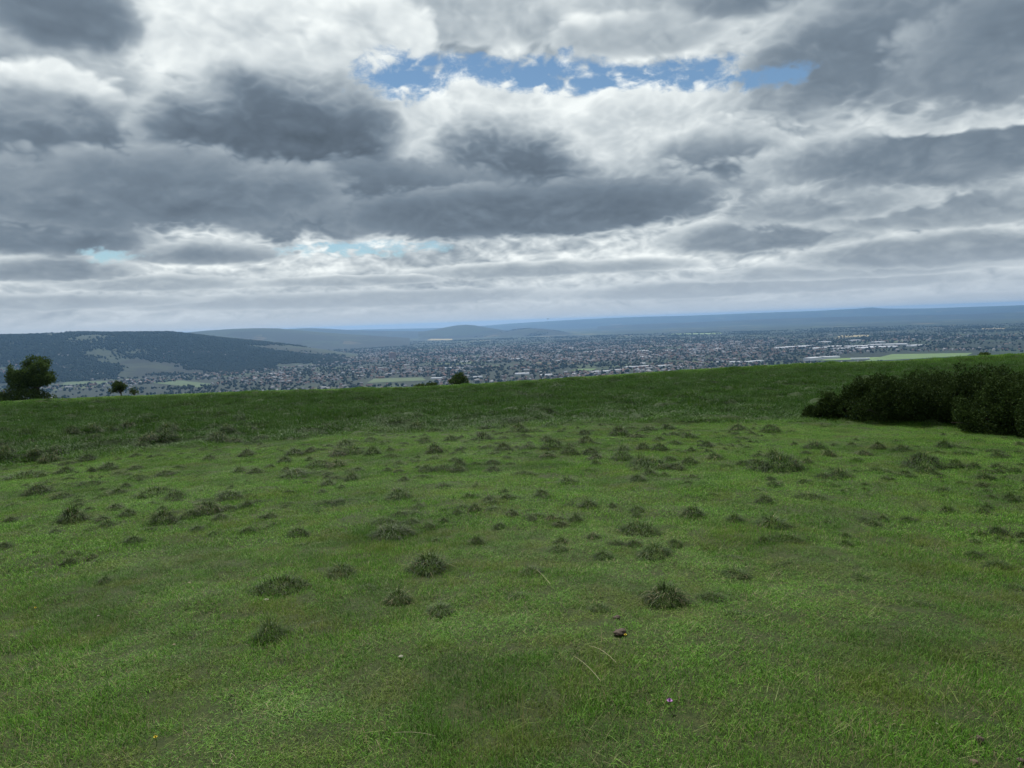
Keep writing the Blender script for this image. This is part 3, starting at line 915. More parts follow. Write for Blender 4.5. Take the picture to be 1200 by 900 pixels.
def bush(name, px, base_py, top_py, width_px, label, cat, seed, n=5200, leaf=0.046, group=None, depth=None, mat=None, pos=None, squash=1.0):
    p = pos or at_pixel(px, base_py)
    D = Vector((p.x, p.y, p.z - EYE)).dot(fwd)
    W_ = width_px / F_PX * D; H = (base_py - top_py) / F_PX * D
    r = np.random.default_rng(seed)
    e = empty(name, (p.x, p.y, p.z), -math.atan2(p.x, p.y))
    tag(e, label, cat, group)
    dp = depth or W_ * 0.8
    lumps = []
    for k in range(11):
        a = r.uniform(0, 6.28); q = math.sqrt(r.uniform(0, 1))
        x, y = q * math.cos(a) * W_ * .36, q * math.sin(a) * dp * .36 + dp * .35
        hh = H * (1 - 0.55 * q * q) * r.uniform(.75, 1.0) * squash
        s = r.uniform(.20, .30) * W_
        lumps.append((x, y, max(hh - s * .95, hh * .40), s, s, min(s * .8, hh * .55)))
    for k in range(9):
        a = r.uniform(0, 6.28)
        s = r.uniform(.16, .24) * W_
        lumps.append((math.cos(a) * W_ * .38, math.sin(a) * dp * .34 + dp * .35, H * r.uniform(.12, .4), s, s, min(s, H * .45)))
    for k in range(26):                                   # small shoots breaking the outline
        b_ = lumps[r.integers(0, 11)]
        a = r.uniform(0, 6.28); s = r.uniform(.05, .11) * W_
        lumps.append((b_[0] + math.cos(a) * b_[3] * .8, b_[1] + math.sin(a) * b_[4] * .8, b_[2] + b_[5] * r.uniform(.3, 1.05), s, s, s * r.uniform(.7, 1.2)))
    P, d = lumps_points(lumps, int(n * 1.35), r, 0.5)
    V, Q, tint = leaf_cloud(P, d * 0.8 + np.array([0, 0, .5]), leaf, r, 5)
    V[:, 2] = np.maximum(V[:, 2], 0.0)
    link('foliage', mesh_np('foliage', V, Q, mat or gorse_mat, col=tint), e)
    paths = []
    for L in lumps[:12]:
        q = Vector(L[:3]); b = Vector((q.x * .3, dp * .35 + (q.y - dp * .35) * .3, -0.06))
        mid = b.lerp(q, .5) + Vector((r.normal(0, .06), r.normal(0, .06), .05))
        paths.append(([b, mid, q], [.035, .022, .010]))
        for j in range(3):
            tip = q + Vector((r.normal(0, L[3] * .5), r.normal(0, L[4] * .5), abs(r.normal(0, L[5] * .5))))
            paths.append(([mid.lerp(q, .6), tip], [.012, .004]))
    V, Q = tubes(paths, 5)
    link('stem', mesh_np('stem', V, Q, bark, smooth=True), e)
    return e


bush('gorse_bush', 968, 492, 474, 46, 'lowest gorse bush at the pointed left end of the thicket', 'bush', 11, 3000)
bush('gorse_bush', 996, 493, 452, 70, 'gorse bush second from the left, halfway up the sloping end of the thicket', 'bush', 19, 5200)
bush('gorse_bush', 1040, 494, 429, 96, 'tall dark gorse bush with the first high crest of the thicket from the left', 'bush', 12, 9000)
bush('gorse_bush', 1092, 494, 435, 124, 'dark gorse bush in the sagging middle of the thicket', 'bush', 13, 9500)
bush('gorse_bush', 1146, 499, 423, 116, 'dark gorse bush under the top of the thicket, in front of the tiny shrub', 'bush', 14, 9500)
bush('gorse_bush', 1200, 511, 431, 118, 'nearest gorse bush, cut by the right edge of the view', 'bush', 15, 11000)
bush('gorse_bush', 1252, 520, 430, 110, 'dark gorse bush closing the thicket beyond the right edge', 'bush', 16, 8000)


def on_ground(px, r_):
    """a point of the ground in the direction of this column, r_ metres off"""
    d = pix_dir(px, 460); az = math.atan2(d.x, d.y)
    x, y = r_ * math.sin(az), r_ * math.cos(az)
    return Vector((x, y, gz(x, y)))


bush('gorse_bush', 1205, 470, 421, 90, 'round gorse bush at the back of the thicket on the right', 'bush', 17, 6000, pos=on_ground(1205, 27))
bush('gorse_bush', 1110, 470, 429, 90, 'low gorse bush showing behind the middle of the thicket', 'bush', 18, 6000, pos=on_ground(1108, 26))


def tree(px, r_, top_py, crown_l, crown_r, crown_low_py, label, seed, n_leaf, leaf=0.10, lean=0.0, sink=0.0):
    p = on_ground(px, r_)
    D = Vector((p.x, p.y, p.z - EYE)).dot(fwd)
    az = math.atan2(p.x, p.y)
    def zpix(py, pxx=px):
        d = pix_dir(pxx, py); return EYE + d.z / math.hypot(d.x, d.y) * r_
    H = zpix(top_py) - p.z
    cl = zpix(crown_low_py) - p.z
    xl, xr = (crown_l - px) / F_PX * D, (crown_r - px) / F_PX * D
    r = np.random.default_rng(seed)
    e = empty('hawthorn_tree', p, -az)
    tag(e, label, 'tree')
    cx, rx = (xl + xr) / 2, (xr - xl) / 2
    lumps, paths = [], []
    trunk_top = Vector((cx * .3 + lean, 0, cl + (H - cl) * .25))
    tr0 = 0.030 * H
    paths_t = [([Vector((0, 0, -.15)), Vector((lean * .3, .03, cl * .5)), trunk_top], [tr0 * 1.35, tr0, tr0 * .7])]
    for k in range(17):
        a = r.uniform(0, 6.28); q = math.sqrt(r.uniform(0.05, 1))
        x, y = cx + q * math.cos(a) * rx * .78, q * math.sin(a) * rx * .7
        zc = cl + (H - cl) * (0.22 + 0.66 * r.uniform(0, 1) * (1 - 0.45 * q * q))
        s = rx * r.uniform(.26, .40)
        zc = min(zc, H - s * .7)
        lumps.append((x, y, zc, s, s, s * .75))
        c = Vector((x, y, zc))
        st = Vector((lean * .3, 0, cl * .5)).lerp(trunk_top, r.uniform(.3, 1))
        md_ = st.lerp(c, .5) + Vector((r.normal(0, .15), r.normal(0, .15), -.1 * s))
        paths.append(([st, md_, c], [tr0 * .45, tr0 * .28, tr0 * .10]))
        for j in range(5):
            tip = c + Vector(r.normal(0, .75, 3)) * s
            paths.append(([md_.lerp(c, r.uniform(.5, 1)), tip], [tr0 * .10, tr0 * .03]))
    lumps.append((cx, 0, H - rx * .25, rx * .25, rx * .25, rx * .25))
    P, d = lumps_points(lumps, n_leaf, r, 0.35)
    gaps = fbm(P[:, 0] / rx * 3.2 + 5, P[:, 2] / rx * 3.2 + P[:, 1] * .4, 2, seed)
    P, d = P[gaps > -.50], d[gaps > -.50]
    V, Q, tint = leaf_cloud(P, d, leaf, r, 4)
    link('crown', mesh_np('crown', V, Q, thorn_mat, col=tint), e)
    V, Q = tubes(paths_t, 9); link('trunk', mesh_np('trunk', V, Q, bark, smooth=True), e)
    V, Q = tubes(paths, 5); link('branch', mesh_np('branch', V, Q, bark, smooth=True), e)
    return e


tree(44, 88, 417, 13, 70, 460, 'broad dark hawthorn tree standing on the hilltop edge at the far left', 52, 7000, 0.15)
bush('thorn_bush', 18, 474, 446, 66, 'dense dark thorn bush at the foot of the hawthorn tree', 'bush', 32, 3000, 0.13, pos=on_ground(18, 86), mat=thorn_mat)
bush('thorn_bush', -8, 474, 449, 34, 'dark thorn bush cut by the left edge of the view', 'bush', 33, 1500, 0.13, pos=on_ground(-6, 87), mat=thorn_mat)
bush('thorn_bush', 62, 473, 461, 24, 'low ragged thorn bush right of the hawthorn trunk', 'bush', 34, 700, 0.12, pos=on_ground(62, 90), mat=thorn_mat)
tree(142, 84, 447.5, 130, 150, 459, 'small spreading thorn tree alone on the edge right of the hawthorn', 35, 900, 0.13)
tree(157, 85, 454, 150, 164, 462, 'thin straggling sapling right of the small thorn tree', 36, 130, 0.12)
bush('thorn_bush', 538, 452, 435.5, 21, 'small upright bush on the edge in the middle of the skyline', 'bush', 37, 900, 0.12, pos=on_ground(538, 76), mat=thorn_mat)
bush('thorn_bush', 506, 455, 449.5, 15, 'low flat bush left of the upright bush on the edge', 'bush', 38, 380, 0.10, pos=on_ground(506, 74), mat=thorn_mat)
bush('thorn_bush', 491, 456, 452, 12, 'lowest dark clump at the left end of the flat bush', 'bush', 39, 220, 0.10, pos=on_ground(492, 74), mat=thorn_mat)
bush('thorn_bush', 1152, 420, 414.6, 10, 'tiny shrub on the skyline above the thicket', 'bush', 40, 380, 0.10, pos=on_ground(1152, 70), mat=thorn_mat)

# ------------------------------------------------------------------ grass
def grass_mat(name, lo, mid_, hi, patch=True, transl=0.30):
    mt, N, B = new_mat(name, 0.55)
    at = N.node('ShaderNodeAttribute'); at.attribute_name = 'tint'
    oi = N.node('ShaderNodeObjectInfo')
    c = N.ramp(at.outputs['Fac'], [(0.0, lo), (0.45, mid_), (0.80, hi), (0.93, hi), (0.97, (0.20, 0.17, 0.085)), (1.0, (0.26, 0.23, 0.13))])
    if patch:
        loc = oi.outputs['Location']
        a = N.noise(loc, 0.55, 4, 0.6, 0.3).outputs[0]
        b = N.noise(loc, 2.3, 3, 0.6).outputs[0]
        c = N.mix(N.smooth(a, 0.47, 0.62), c, N.mix(0.50, c, (0.036, 0.084, 0.018)))           # lusher, bluer patches
        c = N.mix(N.smooth(b, 0.50, 0.66), c, N.mix(0.45, c, (0.150, 0.145, 0.036)))          # dry, yellower patches
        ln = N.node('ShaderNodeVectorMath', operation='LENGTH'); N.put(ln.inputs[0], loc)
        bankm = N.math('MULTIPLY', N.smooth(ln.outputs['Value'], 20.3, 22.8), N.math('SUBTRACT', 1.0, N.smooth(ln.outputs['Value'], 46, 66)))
        c = N.mix(N.math('MULTIPLY', bankm, 0.82), c, (0.020, 0.056, 0.006))                  # coarse bank grass, mixed darker here
    v = N.math('MULTIPLY_ADD', N.math('SUBTRACT', oi.outputs['Random'], 0.5), 0.5, 1.0)
    c = N.vmath('SCALE', c, scale=v)
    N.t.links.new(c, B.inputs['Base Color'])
    B.inputs['Specular IOR Level'].default_value = 0.10
    tr = N.node('ShaderNodeBsdfTranslucent'); N.t.links.new(c, tr.inputs['Color'])
    mx = N.node('ShaderNodeMixShader'); mx.inputs[0].default_value = transl
    N.t.links.new(B.outputs[0], mx.inputs[1]); N.t.links.new(tr.outputs[0], mx.inputs[2])
    N.t.links.new(mx.outputs[0], N.t.nodes['Material Output'].inputs['Surface'])
    return mt


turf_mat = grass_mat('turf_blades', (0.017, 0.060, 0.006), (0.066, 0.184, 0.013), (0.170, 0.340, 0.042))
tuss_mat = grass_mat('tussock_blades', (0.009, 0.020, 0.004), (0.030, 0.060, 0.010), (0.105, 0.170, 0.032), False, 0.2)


def blades(root, direc, length, width, bend, r, segs=3):
    """ribbons that arch over; arrays of n blades"""
    n = len(root)
    side = np.stack([-direc[:, 1], direc[:, 0], np.zeros(n)], -1)
    side /= np.linalg.norm(side, axis=1)[:, None] + 1e-9
    hd = direc.copy(); hd[:, 2] = 0; hd /= np.linalg.norm(hd, axis=1)[:, None] + 1e-9
    el = np.arctan2(direc[:, 2], np.hypot(direc[:, 0], direc[:, 1]))
    p = root.copy(); rows = []
    ws = np.linspace(1, 0.12, segs + 1)
    for s in range(segs + 1):
        w = (width * ws[s])[:, None] * 0.5
        rows.append(p - side * w); rows.append(p + side * w)
        e_ = el - bend * (s + .5) / segs
        p = p + (length / segs)[:, None] * (hd * np.cos(e_)[:, None] + np.array([0, 0, 1.0]) * np.sin(e_)[:, None])
    V = np.stack(rows, 1).reshape(-1, 3)
    k = (segs + 1) * 2
    b = np.arange(n)[:, None, None] * k + np.array([[2 * s, 2 * s + 1, 2 * s + 3, 2 * s + 2] for s in range(segs)])[None]
    return V, b.reshape(-1, 4), k


def tuft(seed, n, radius, lmin, lmax, width, spread, dry=0.06):
    r = np.random.default_rng(seed)
    a = r.uniform(0, 6.28, n); q = np.sqrt(r.uniform(0, 1, n)) * radius
    root = np.stack([q * np.cos(a), q * np.sin(a), np.full(n, -0.006)], -1)
    th = r.uniform(0, 6.28, n); el = np.radians(r.uniform(90 - spread, 88, n))
    d = np.stack([np.cos(th) * np.cos(el), np.sin(th) * np.cos(el), np.sin(el)], -1)
    L = r.uniform(lmin, lmax, n) * (1 - .25 * (q / radius) ** 2)
    V, Q, k = blades(root, d, L, r.uniform(.7, 1.3, n) * width, np.radians(r.uniform(10, 80, n)), r)
    t = np.clip(r.normal(.45, .28, n), 0, .92); t[r.uniform(0, 1, n) < dry] = r.uniform(.95, 1)
    return V, Q, np.repeat(t, k)


def tuft_mesh(*a, **k):
    V, Q, t = tuft(*a, **k)
    return mesh_np('turf_tuft', V, Q, turf_mat, col=t)


def rosette_mesh(seed, n, radius, size):
    # flat clover-like leaves just above the turf
    r = np.random.default_rng(seed)
    a = r.uniform(0, 6.28, n); q = np.sqrt(r.uniform(0, 1, n)) * radius
    c = np.stack([q * np.cos(a), q * np.sin(a), r.uniform(.012, .034, n)], -1)
    V, Fq, T = [], [], []
    for i in range(n):
        tl, az_ = r.normal(0, .35), r.uniform(0, 6.28)
        tone = r.uniform(.05, .5)
        for k in range(3):
            th = az_ + k * 2.094
            d = np.array([math.cos(th), math.sin(th), tl]); sd = np.array([-math.sin(th), math.cos(th), 0])
            z = size * r.uniform(.7, 1.3)
            b = len(V)
            V += [c[i], c[i] + d * z * .6 + sd * z * .42, c[i] + d * z, c[i] + d * z * .6 - sd * z * .42]
            Fq.append((b, b + 1, b + 2, b + 3)); T += [tone] * 4
    return mesh_np('sward_leaf', V, np.array(Fq), turf_mat, col=T)


def straw_mesh(seed, n):
    # a few dry stems and bents standing out of the turf
    r = np.random.default_rng(seed)
    root = np.stack([r.normal(0, .05, n), r.normal(0, .05, n), np.zeros(n)], -1)
    th = r.uniform(0, 6.28, n); el = np.radians(r.uniform(15, 80, n))
    d = np.stack([np.cos(th) * np.cos(el), np.sin(th) * np.cos(el), np.sin(el)], -1)
    V, Q, k = blades(root, d, r.uniform(.05, .15, n), np.full(n, .0026), np.radians(r.uniform(0, 60, n)), r)
    return mesh_np('sward_straw', V, Q, turf_mat, col=np.repeat(r.uniform(.94, 1, n), k))


near_c = src_collection('turf_near', [rosette_mesh(280, 26, .10, .012), rosette_mesh(281, 18, .09, .016), straw_mesh(282, 9)] + [tuft_mesh(200 + i, 150, 0.11, 0.012, 0.034, 0.0024, 66, 0.17) for i in range(6)] + [tuft_mesh(220 + i, 110, 0.10, 0.02, 0.058, 0.0028, 56, 0.10) for i in range(2)])
mid_c = src_collection('turf_mid', [tuft_mesh(240 + i, 190, 0.20, 0.014, 0.040, 0.0042, 64, 0.10) for i in range(5)])
far_c = src_collection('turf_far', [tuft_mesh(260 + i, 110, 0.34, 0.05, 0.15, 0.014, 60, 0.04) for i in range(5)])


def wedge(r0, r1, half, per_m2):
    area = half * (r1 * r1 - r0 * r0)
    n = int(area * per_m2)
    rr = np.sqrt(RNG.uniform(r0 * r0, r1 * r1, n)); a = RNG.uniform(-half, half, n)
    return rr * np.sin(a), rr * np.cos(a)


def lay_grass(name, x, y, coll, smin, smax, label, extra=None, picks=None):
    z = ground_z(x, y)
    n = len(x)
    rots = np.stack([RNG.normal(0, .08, n), RNG.normal(0, .08, n), RNG.uniform(0, 6.28, n)], -1)
    long_ = 1 + (0.9 - 0.45 * sstep(np.hypot(x, y), 6, 9)) * np.clip(fbm(x * .9, y * .9, 4, 66), -0.6, 1.2)
    s = RNG.uniform(smin, smax, n)
    sc = np.stack([s, s, s * long_ * (extra if extra is not None else 1)], -1)
    return scatter(name, np.stack([x, y, z], -1), rots, sc, coll, label, 'grass', picks)


x, y = wedge(1.2, 7.5, rad(64), 270)
k_ = RNG.uniform(0, 1, len(x)) > 0.20 * sstep(fbm(x * 1.3, y * 1.3, 4, 67), .12, .45)     # thin, worn spots
x, y = x[k_], y[k_]
lay_grass('turf_grass', x, y, near_c, 0.8, 1.25, 'short cropped green turf of the near pasture', None, RNG.choice(11, len(x), p=[0, 0, .04] + [.96 / 8] * 8))
x, y = wedge(7.4, 22, rad(54), 80)
lay_grass('turf_grass', x, y, mid_c, 0.8, 1.3, 'short green turf of the middle pasture')
x, y = wedge(21.5, 82, rad(48), 22)
r_ = np.hypot(x, y)
lay_grass('bank_grass', x, y, far_c, 0.7, 1.3, 'coarse dark grass on the far bank and the hilltop edge', (0.75 + 0.6 * sstep(r_, 22, 27) * (1 - sstep(r_, 52, 66))))

# ------------------------------------------------------------------ tussocks
def tussock_mesh(seed, n, w, h, droop, long_frac=1.0, dry=0.08, name='grass_tussock', mt=None):
    """a mound of long arching blades; w and h in metres"""
    r = np.random.default_rng(seed)
    a = r.uniform(0, 6.28, n); q = np.sqrt(r.uniform(0, 1, n))
    bx, by = q * np.cos(a) * w * .36 * long_frac, q * np.sin(a) * w * .36
    bz = np.maximum(0, h * .55 * (1 - q * q)) - .015
    root = np.stack([bx, by, bz], -1)
    th = a + r.normal(0, .7, n)
    el = np.radians(np.clip(80 - q * 62 + r.normal(0, 15, n), 2, 88))
    d = np.stack([np.cos(th) * np.cos(el), np.sin(th) * np.cos(el), np.sin(el)], -1)
    L = h * r.uniform(.45, 1.0, n) * (.8 + .35 * q)
    V, Q, k = blades(root, d, L, r.uniform(.7, 1.4, n) * max(0.0036, w * 0.011), np.radians(np.clip(r.normal(droop, 30, n), 5, 160)), r, 4)
    V[:, 2] = np.maximum(V[:, 2], -.02)
    t = np.clip(r.normal(.08, .20, n) + .42 * (1 - q) ** 0.8, 0, .93); t[r.uniform(0, 1, n) < dry] = r.uniform(.95, 1)  # backlight painted in: crown blades lighter, outer ones darkened like a shaded underside
    return mesh_np(name, V, Q, mt or tuss_mat, col=np.repeat(t, k))


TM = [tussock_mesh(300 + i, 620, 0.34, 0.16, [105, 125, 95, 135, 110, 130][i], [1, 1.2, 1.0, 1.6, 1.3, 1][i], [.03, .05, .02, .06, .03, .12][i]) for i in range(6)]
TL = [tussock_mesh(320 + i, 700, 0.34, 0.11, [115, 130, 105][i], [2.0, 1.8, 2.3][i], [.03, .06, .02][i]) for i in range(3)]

# tussocks picked out in the photograph: (px, base py, width px, shape, height factor)
SPOTS = [
    (85, 611, 36, 0, 1.3), (118, 609, 18, 2, .7), (150, 605, 24, 1, 1), (191, 613, 34, 1, 1.2), (244, 600, 36, 5, 1.0), (270, 586, 34, 3, .9), (182, 581, 52, 6, 1.1), (138, 580, 24, 0, .9), (45, 579, 32, 1, 1.0),
    (106, 568, 34, 6, .8), (32, 560, 56, 7, .8), (345, 534, 26, 1, .9), (396, 549, 28, 5, 1.0), (419, 553, 20, 2, .8), (289, 534, 22, 0, .9), (345, 559, 36, 3, .7), (165, 524, 20, 2, .8), (97, 531, 24, 6, .8), (131, 527, 24, 7, .7),
    (467, 586, 36, 3, 1.0), (537, 554, 24, 0, .9), (577, 544, 20, 1, .8), (520, 571, 20, 2, .7), (540, 593, 24, 7, .5), (577, 597, 18, 4, .6), (460, 628, 48, 4, .7), (330, 692, 72, 6, 1.35), (400, 675, 40, 3, 1.0), (502, 668, 52, 0, 1.0),
    (467, 706, 38, 5, 1.1), (317, 746, 42, 2, 1.1), (375, 730, 32, 7, .5), (515, 718, 38, 4, .7), (117, 644, 36, 7, .4), (4, 642, 22, 2, .8), (430, 690, 22, 4, .6),
    (635, 582, 24, 1, 1.0), (690, 595, 28, 0, .9), (627, 607, 40, 6, .8), (750, 626, 44, 3, 1.0), (722, 637, 20, 2, .6), (812, 605, 32, 0, 1.0), (861, 611, 24, 2, 1.0), (897, 589, 24, 1, 1.0), (950, 585, 46, 6, .9), (907, 572, 28, 4, .8),
    (916, 551, 46, 3, 1.1), (984, 560, 34, 0, .8), (1030, 555, 44, 7, .9), (1082, 546, 46, 3, .9), (1170, 537, 24, 0, .8), (1155, 562, 28, 1, .7), (1105, 577, 22, 2, .8), (1169, 625, 28, 0, .8), (1142, 652, 24, 4, .8), (1169, 665, 32, 3, .7),
    (922, 634, 48, 6, 1.0), (905, 616, 44, 4, .7), (767, 652, 42, 3, 1.0), (707, 654, 28, 2, .8), (655, 645, 24, 1, .8), (747, 564, 26, 0, .8), (692, 532, 22, 1, 1.0), (730, 529, 22, 2, .8), (762, 550, 42, 3, .9), (792, 550, 26, 5, .8),
    (665, 566, 28, 0, .7), (615, 557, 36, 7, .9), (942, 566, 18, 2, .8), (955, 525, 26, 1, .8), (889, 536, 20, 0, .7), (790, 521, 20, 2, .7), (780, 706, 56, 5, 1.1), (837, 703, 30, 3, .8), (702, 716, 30, 1, .8), (1070, 708, 48, 6, .6),
    (855, 655, 46, 7, .5), (862, 674, 34, 4, .6), (925, 662, 40, 7, .5), (622, 672, 30, 3, .7), (642, 536, 22, 5, .8), (610, 700, 30, 4, .5), (1190, 690, 26, 4, .6), (1010, 678, 26, 4, .5), (860, 722, 60, 7, .45), (700, 747, 30, 8, .35),
]
NAMED = {  # hand-written labels for the ones that stand out
    26: 'longest dark tussock, a ragged trench-like clump left of centre in the near meadow',
    30: 'nearest of the big dark tussocks, round and almost black, below the trench-like clump',
    27: 'shaggy dark tussock just right of the long trench-like clump',
    28: 'broad upright dark tussock just left of the middle of the near meadow',
    29: 'dark tussock with pale drooping blades below the broad upright one',
    72: 'brown matted tussock with dry straw, right of the middle of the near meadow',
    0: 'biggest domed grey-green tussock, leftmost of the row of four at the left',
    2: 'small dark tussock second in the row of four at the left',
    3: 'drooping mop-headed tussock third in the row of four at the left',
    4: 'silvery tussock last in the row of four at the left',
    6: 'long low double tussock behind the row of four at the left',
    5: 'flat dark tussock right behind the silvery last one of the row of four',
    10: 'wide flat dark tussock strip farthest out at the left edge of the meadow',
    25: 'soft green fan-shaped tussock alone in the left middle of the meadow',
    56: 'wide dark tussock in the open turf below the thicket',
    44: 'long low dark tussock in front of the left end of the thicket',
    46: 'tall shaggy double tussock nearest to the left end of the thicket',
    49: 'wide spiky tussock in front of the sagging middle of the thicket',
    75: 'faint flat tussock alone far right in the near turf',
    53: 'small dark tussock at the right edge well in front of the thicket',
    39: 'dark spiky tussock in the middle of the meadow with bare turf to its left',
    58: 'ragged dark tussock below the dark spiky one right of the middle',
    73: 'thin wispy tussock just right of the brown matted one',
    74: 'thin drooping tussock just left of the brown matted one',
    84: 'broad dark green sward clump below the wispy tussock right of the brown matted one',
    34: 'dark tussock cut by the left edge of the view',
}
import itertools
lm = {26: 'the trench-like clump', 30: 'the nearest black tussock', 28: 'the broad upright tussock', 72: 'the brown matted tussock', 0: 'the big domed tussock', 4: 'the silvery tussock', 6: 'the long double tussock', 25: 'the green fan-shaped tussock',
      56: 'the wide dark tussock', 46: 'the shaggy double tussock', 49: 'the wide spiky tussock', 39: 'the dark spiky tussock', 75: 'the faint flat tussock', 10: 'the wide flat strip', 53: 'the right edge tussock'}
used_labels = set(NAMED.values())
shape_word = ['domed', 'mop-headed', 'small upright', 'ragged', 'soft low', 'straw-streaked', 'long flat', 'long sunken', 'faint low']


def tussock_label(i):
    if i in NAMED: return NAMED[i]
    px, py, w, sh, hf = SPOTS[i]
    size = 'tiny' if w < 21 else 'small' if w < 27 else 'middling' if w < 38 else 'wide'
    near_ = sorted(lm, key=lambda j: math.hypot(SPOTS[j][0] - px, 2.2 * (SPOTS[j][1] - py)))
    for j in near_[:6]:
        dx, dy = px - SPOTS[j][0], py - SPOTS[j][1]
        v = 'beyond' if dy < -6 else 'in front of' if dy > 6 else 'level with'
        h = 'left' if dx < 0 else 'right'
        how = 'just' if abs(dx) < 60 else 'well' if abs(dx) < 150 else 'far'
        L = f'{size} {shape_word[sh]} tussock {v} {lm[j]}, {how} {h}'
        if L not in used_labels:
            used_labels.add(L); return L
    return L


def place_tussock(p, wpx, sh, hf, label, group, seed):
    D = Vector((p.x, p.y, p.z - EYE)).dot(fwd)
    w = wpx / F_PX * D
    me = TM[sh] if sh < 6 else TL[sh - 6]
    wid = (0.34 * 0.90) if sh < 6 else 0.34 * 1.25
    s = w / wid
    o = link('grass_tussock', me, None, (p.x, p.y, p.z - .01), (seed * 2.399) % 6.28 if sh < 6 else -math.atan2(p.x, p.y) + ((seed * .7) % .6 - .3), (s, s, s * hf * 1.2))
    return tag(o, label, 'grass tussock', group)


taken = []
for i, (px, py, w, sh, hf) in enumerate(SPOTS):
    p = at_pixel(px, py, 60)
    place_tussock(p, w, sh, hf, tussock_label(i), 'grass tussocks dotting the pasture', i)
    taken.append((px, py))
# the small ones no one could tell apart, thick in the far belt and thin nearer by
def near_zone(px):
    return ('on the left side' if px < 300 else 'left of the middle' if px < 600 else 'right of the middle' if px < 900 else 'in front of the thicket')


def far_label(px, py, sh):
    where = ('below the hawthorn tree' if px < 90 else 'below the small thorn trees' if px < 230 else 'left of the flat skyline bush' if px < 430 else 'below the skyline bushes' if px < 600
             else 'right of the skyline bushes' if px < 780 else 'left of the thicket' if px < 950 else 'in front of the thicket')
    row = 'close under the dark bank' if py < 525 else 'in the far belt'
    return f'little {shape_word[sh]} tussock {row}, {where}'


cnt = 0
rt = random.Random(5)
while cnt < 213:
    px = rt.uniform(-10, 1210)
    u = rt.random()
    py = 503 + 60 * u ** 1.3 if rt.random() < .8 else rt.uniform(560, 640)
    if px > 930 and py < 520: continue
    if fbm(px / 130, py / 22, 2, 8) < rt.uniform(-.4, .1): continue
    if any(abs(px - a) < 16 and abs(py - b) < 6 for a, b in taken): continue
    p = at_pixel(px, py, 60)
    if p is None: continue
    taken.append((px, py))
    far = py < 560
    sh_ = rt.choice([0, 1, 2, 3, 5, 6, 7, 4])
    place_tussock(p, rt.uniform(12, 27), sh_, rt.uniform(.75, 1.25),
                  far_label(px, py, sh_) if far else f'tiny {shape_word[sh_]} tussock in the open turf {near_zone(px)}', 'grass tussocks dotting the pasture', 500 + cnt)
    cnt += 1
# the coarse clumps of the bank and the tiniest clumps of the belt before it, past counting
bank_mat = grass_mat('bank_blades', (0.010, 0.024, 0.004), (0.022, 0.048, 0.008), (0.050, 0.090, 0.018), False, 0.2)
bank_mesh = [tussock_mesh(340 + i, 240, 0.6, 0.24, 110, 1.6, .0, 'bank_tussock', bank_mat) for i in range(4)]
x, y = wedge(20.5, 60, rad(40), 1.0)
k_ = fbm(x / 4.5, y / 3.0, 3, 12) + RNG.normal(0, .16, len(x)) > 0.06
x, y = x[k_], y[k_]; n_ = len(x)
s_ = RNG.uniform(.5, 1.05, n_)
scatter('bank_clumps', np.stack([x, y, ground_z(x, y) - .02], -1), np.stack([np.zeros(n_), np.zeros(n_), RNG.uniform(0, 6.28, n_)], -1),
        np.stack([s_ * RNG.uniform(.8, 1.6, n_), s_, s_ * RNG.uniform(.7, 1.3, n_)], -1), src_collection('bank_tussocks', bank_mesh), 'countless coarse dark clumps on the rough bank below the skyline', 'grass clumps')
x, y = wedge(5.6, 21, rad(41), 11.0)
k_ = fbm(x / 2.6, y / 1.6, 3, 13) + RNG.normal(0, .14, len(x)) > 0.20 - .20 * sstep(np.hypot(x, y), 6, 14)
x, y = x[k_], y[k_]; n_ = len(x)
s_ = RNG.uniform(.22, .62, n_)
scatter('belt_clumps', np.stack([x, y, ground_z(x, y) - .01], -1), np.stack([np.zeros(n_), np.zeros(n_), RNG.uniform(0, 6.28, n_)], -1),
        np.stack([s_ * RNG.uniform(.8, 1.5, n_), s_, s_ * RNG.uniform(.7, 1.35, n_)], -1), src_collection('belt_tussocks', TM + TL), 'tiny rough clumps roughening the turf between the tussocks', 'grass clumps')

# ------------------------------------------------------------------ small things in the near turf
def solid(name, c, rough=.8):
    mt, N, B = new_mat(name, rough)
    g = N.node('ShaderNodeTexCoord'); n = N.noise(g.outputs['Object'], 40.0, 4, 0.6)
    N.t.links.new(N.mix(n.outputs[0], tuple(v * .6 for v in c), tuple(min(1, v * 1.4) for v in c)), B.inputs['Base Color'])
    return mt


stem_mat, petal_pink, petal_yellow = solid('flower_stem', (.05, .10, .025)), solid('pink_petal', (.34, .16, .36)), solid('yellow_petal', (.55, .44, .05))
dung_mat, stone_mat, straw_mat = solid('dry_dung', (.060, .045, .034)), solid('pale_stone', (.20, .19, .15)), solid('straw', (.34, .31, .19))


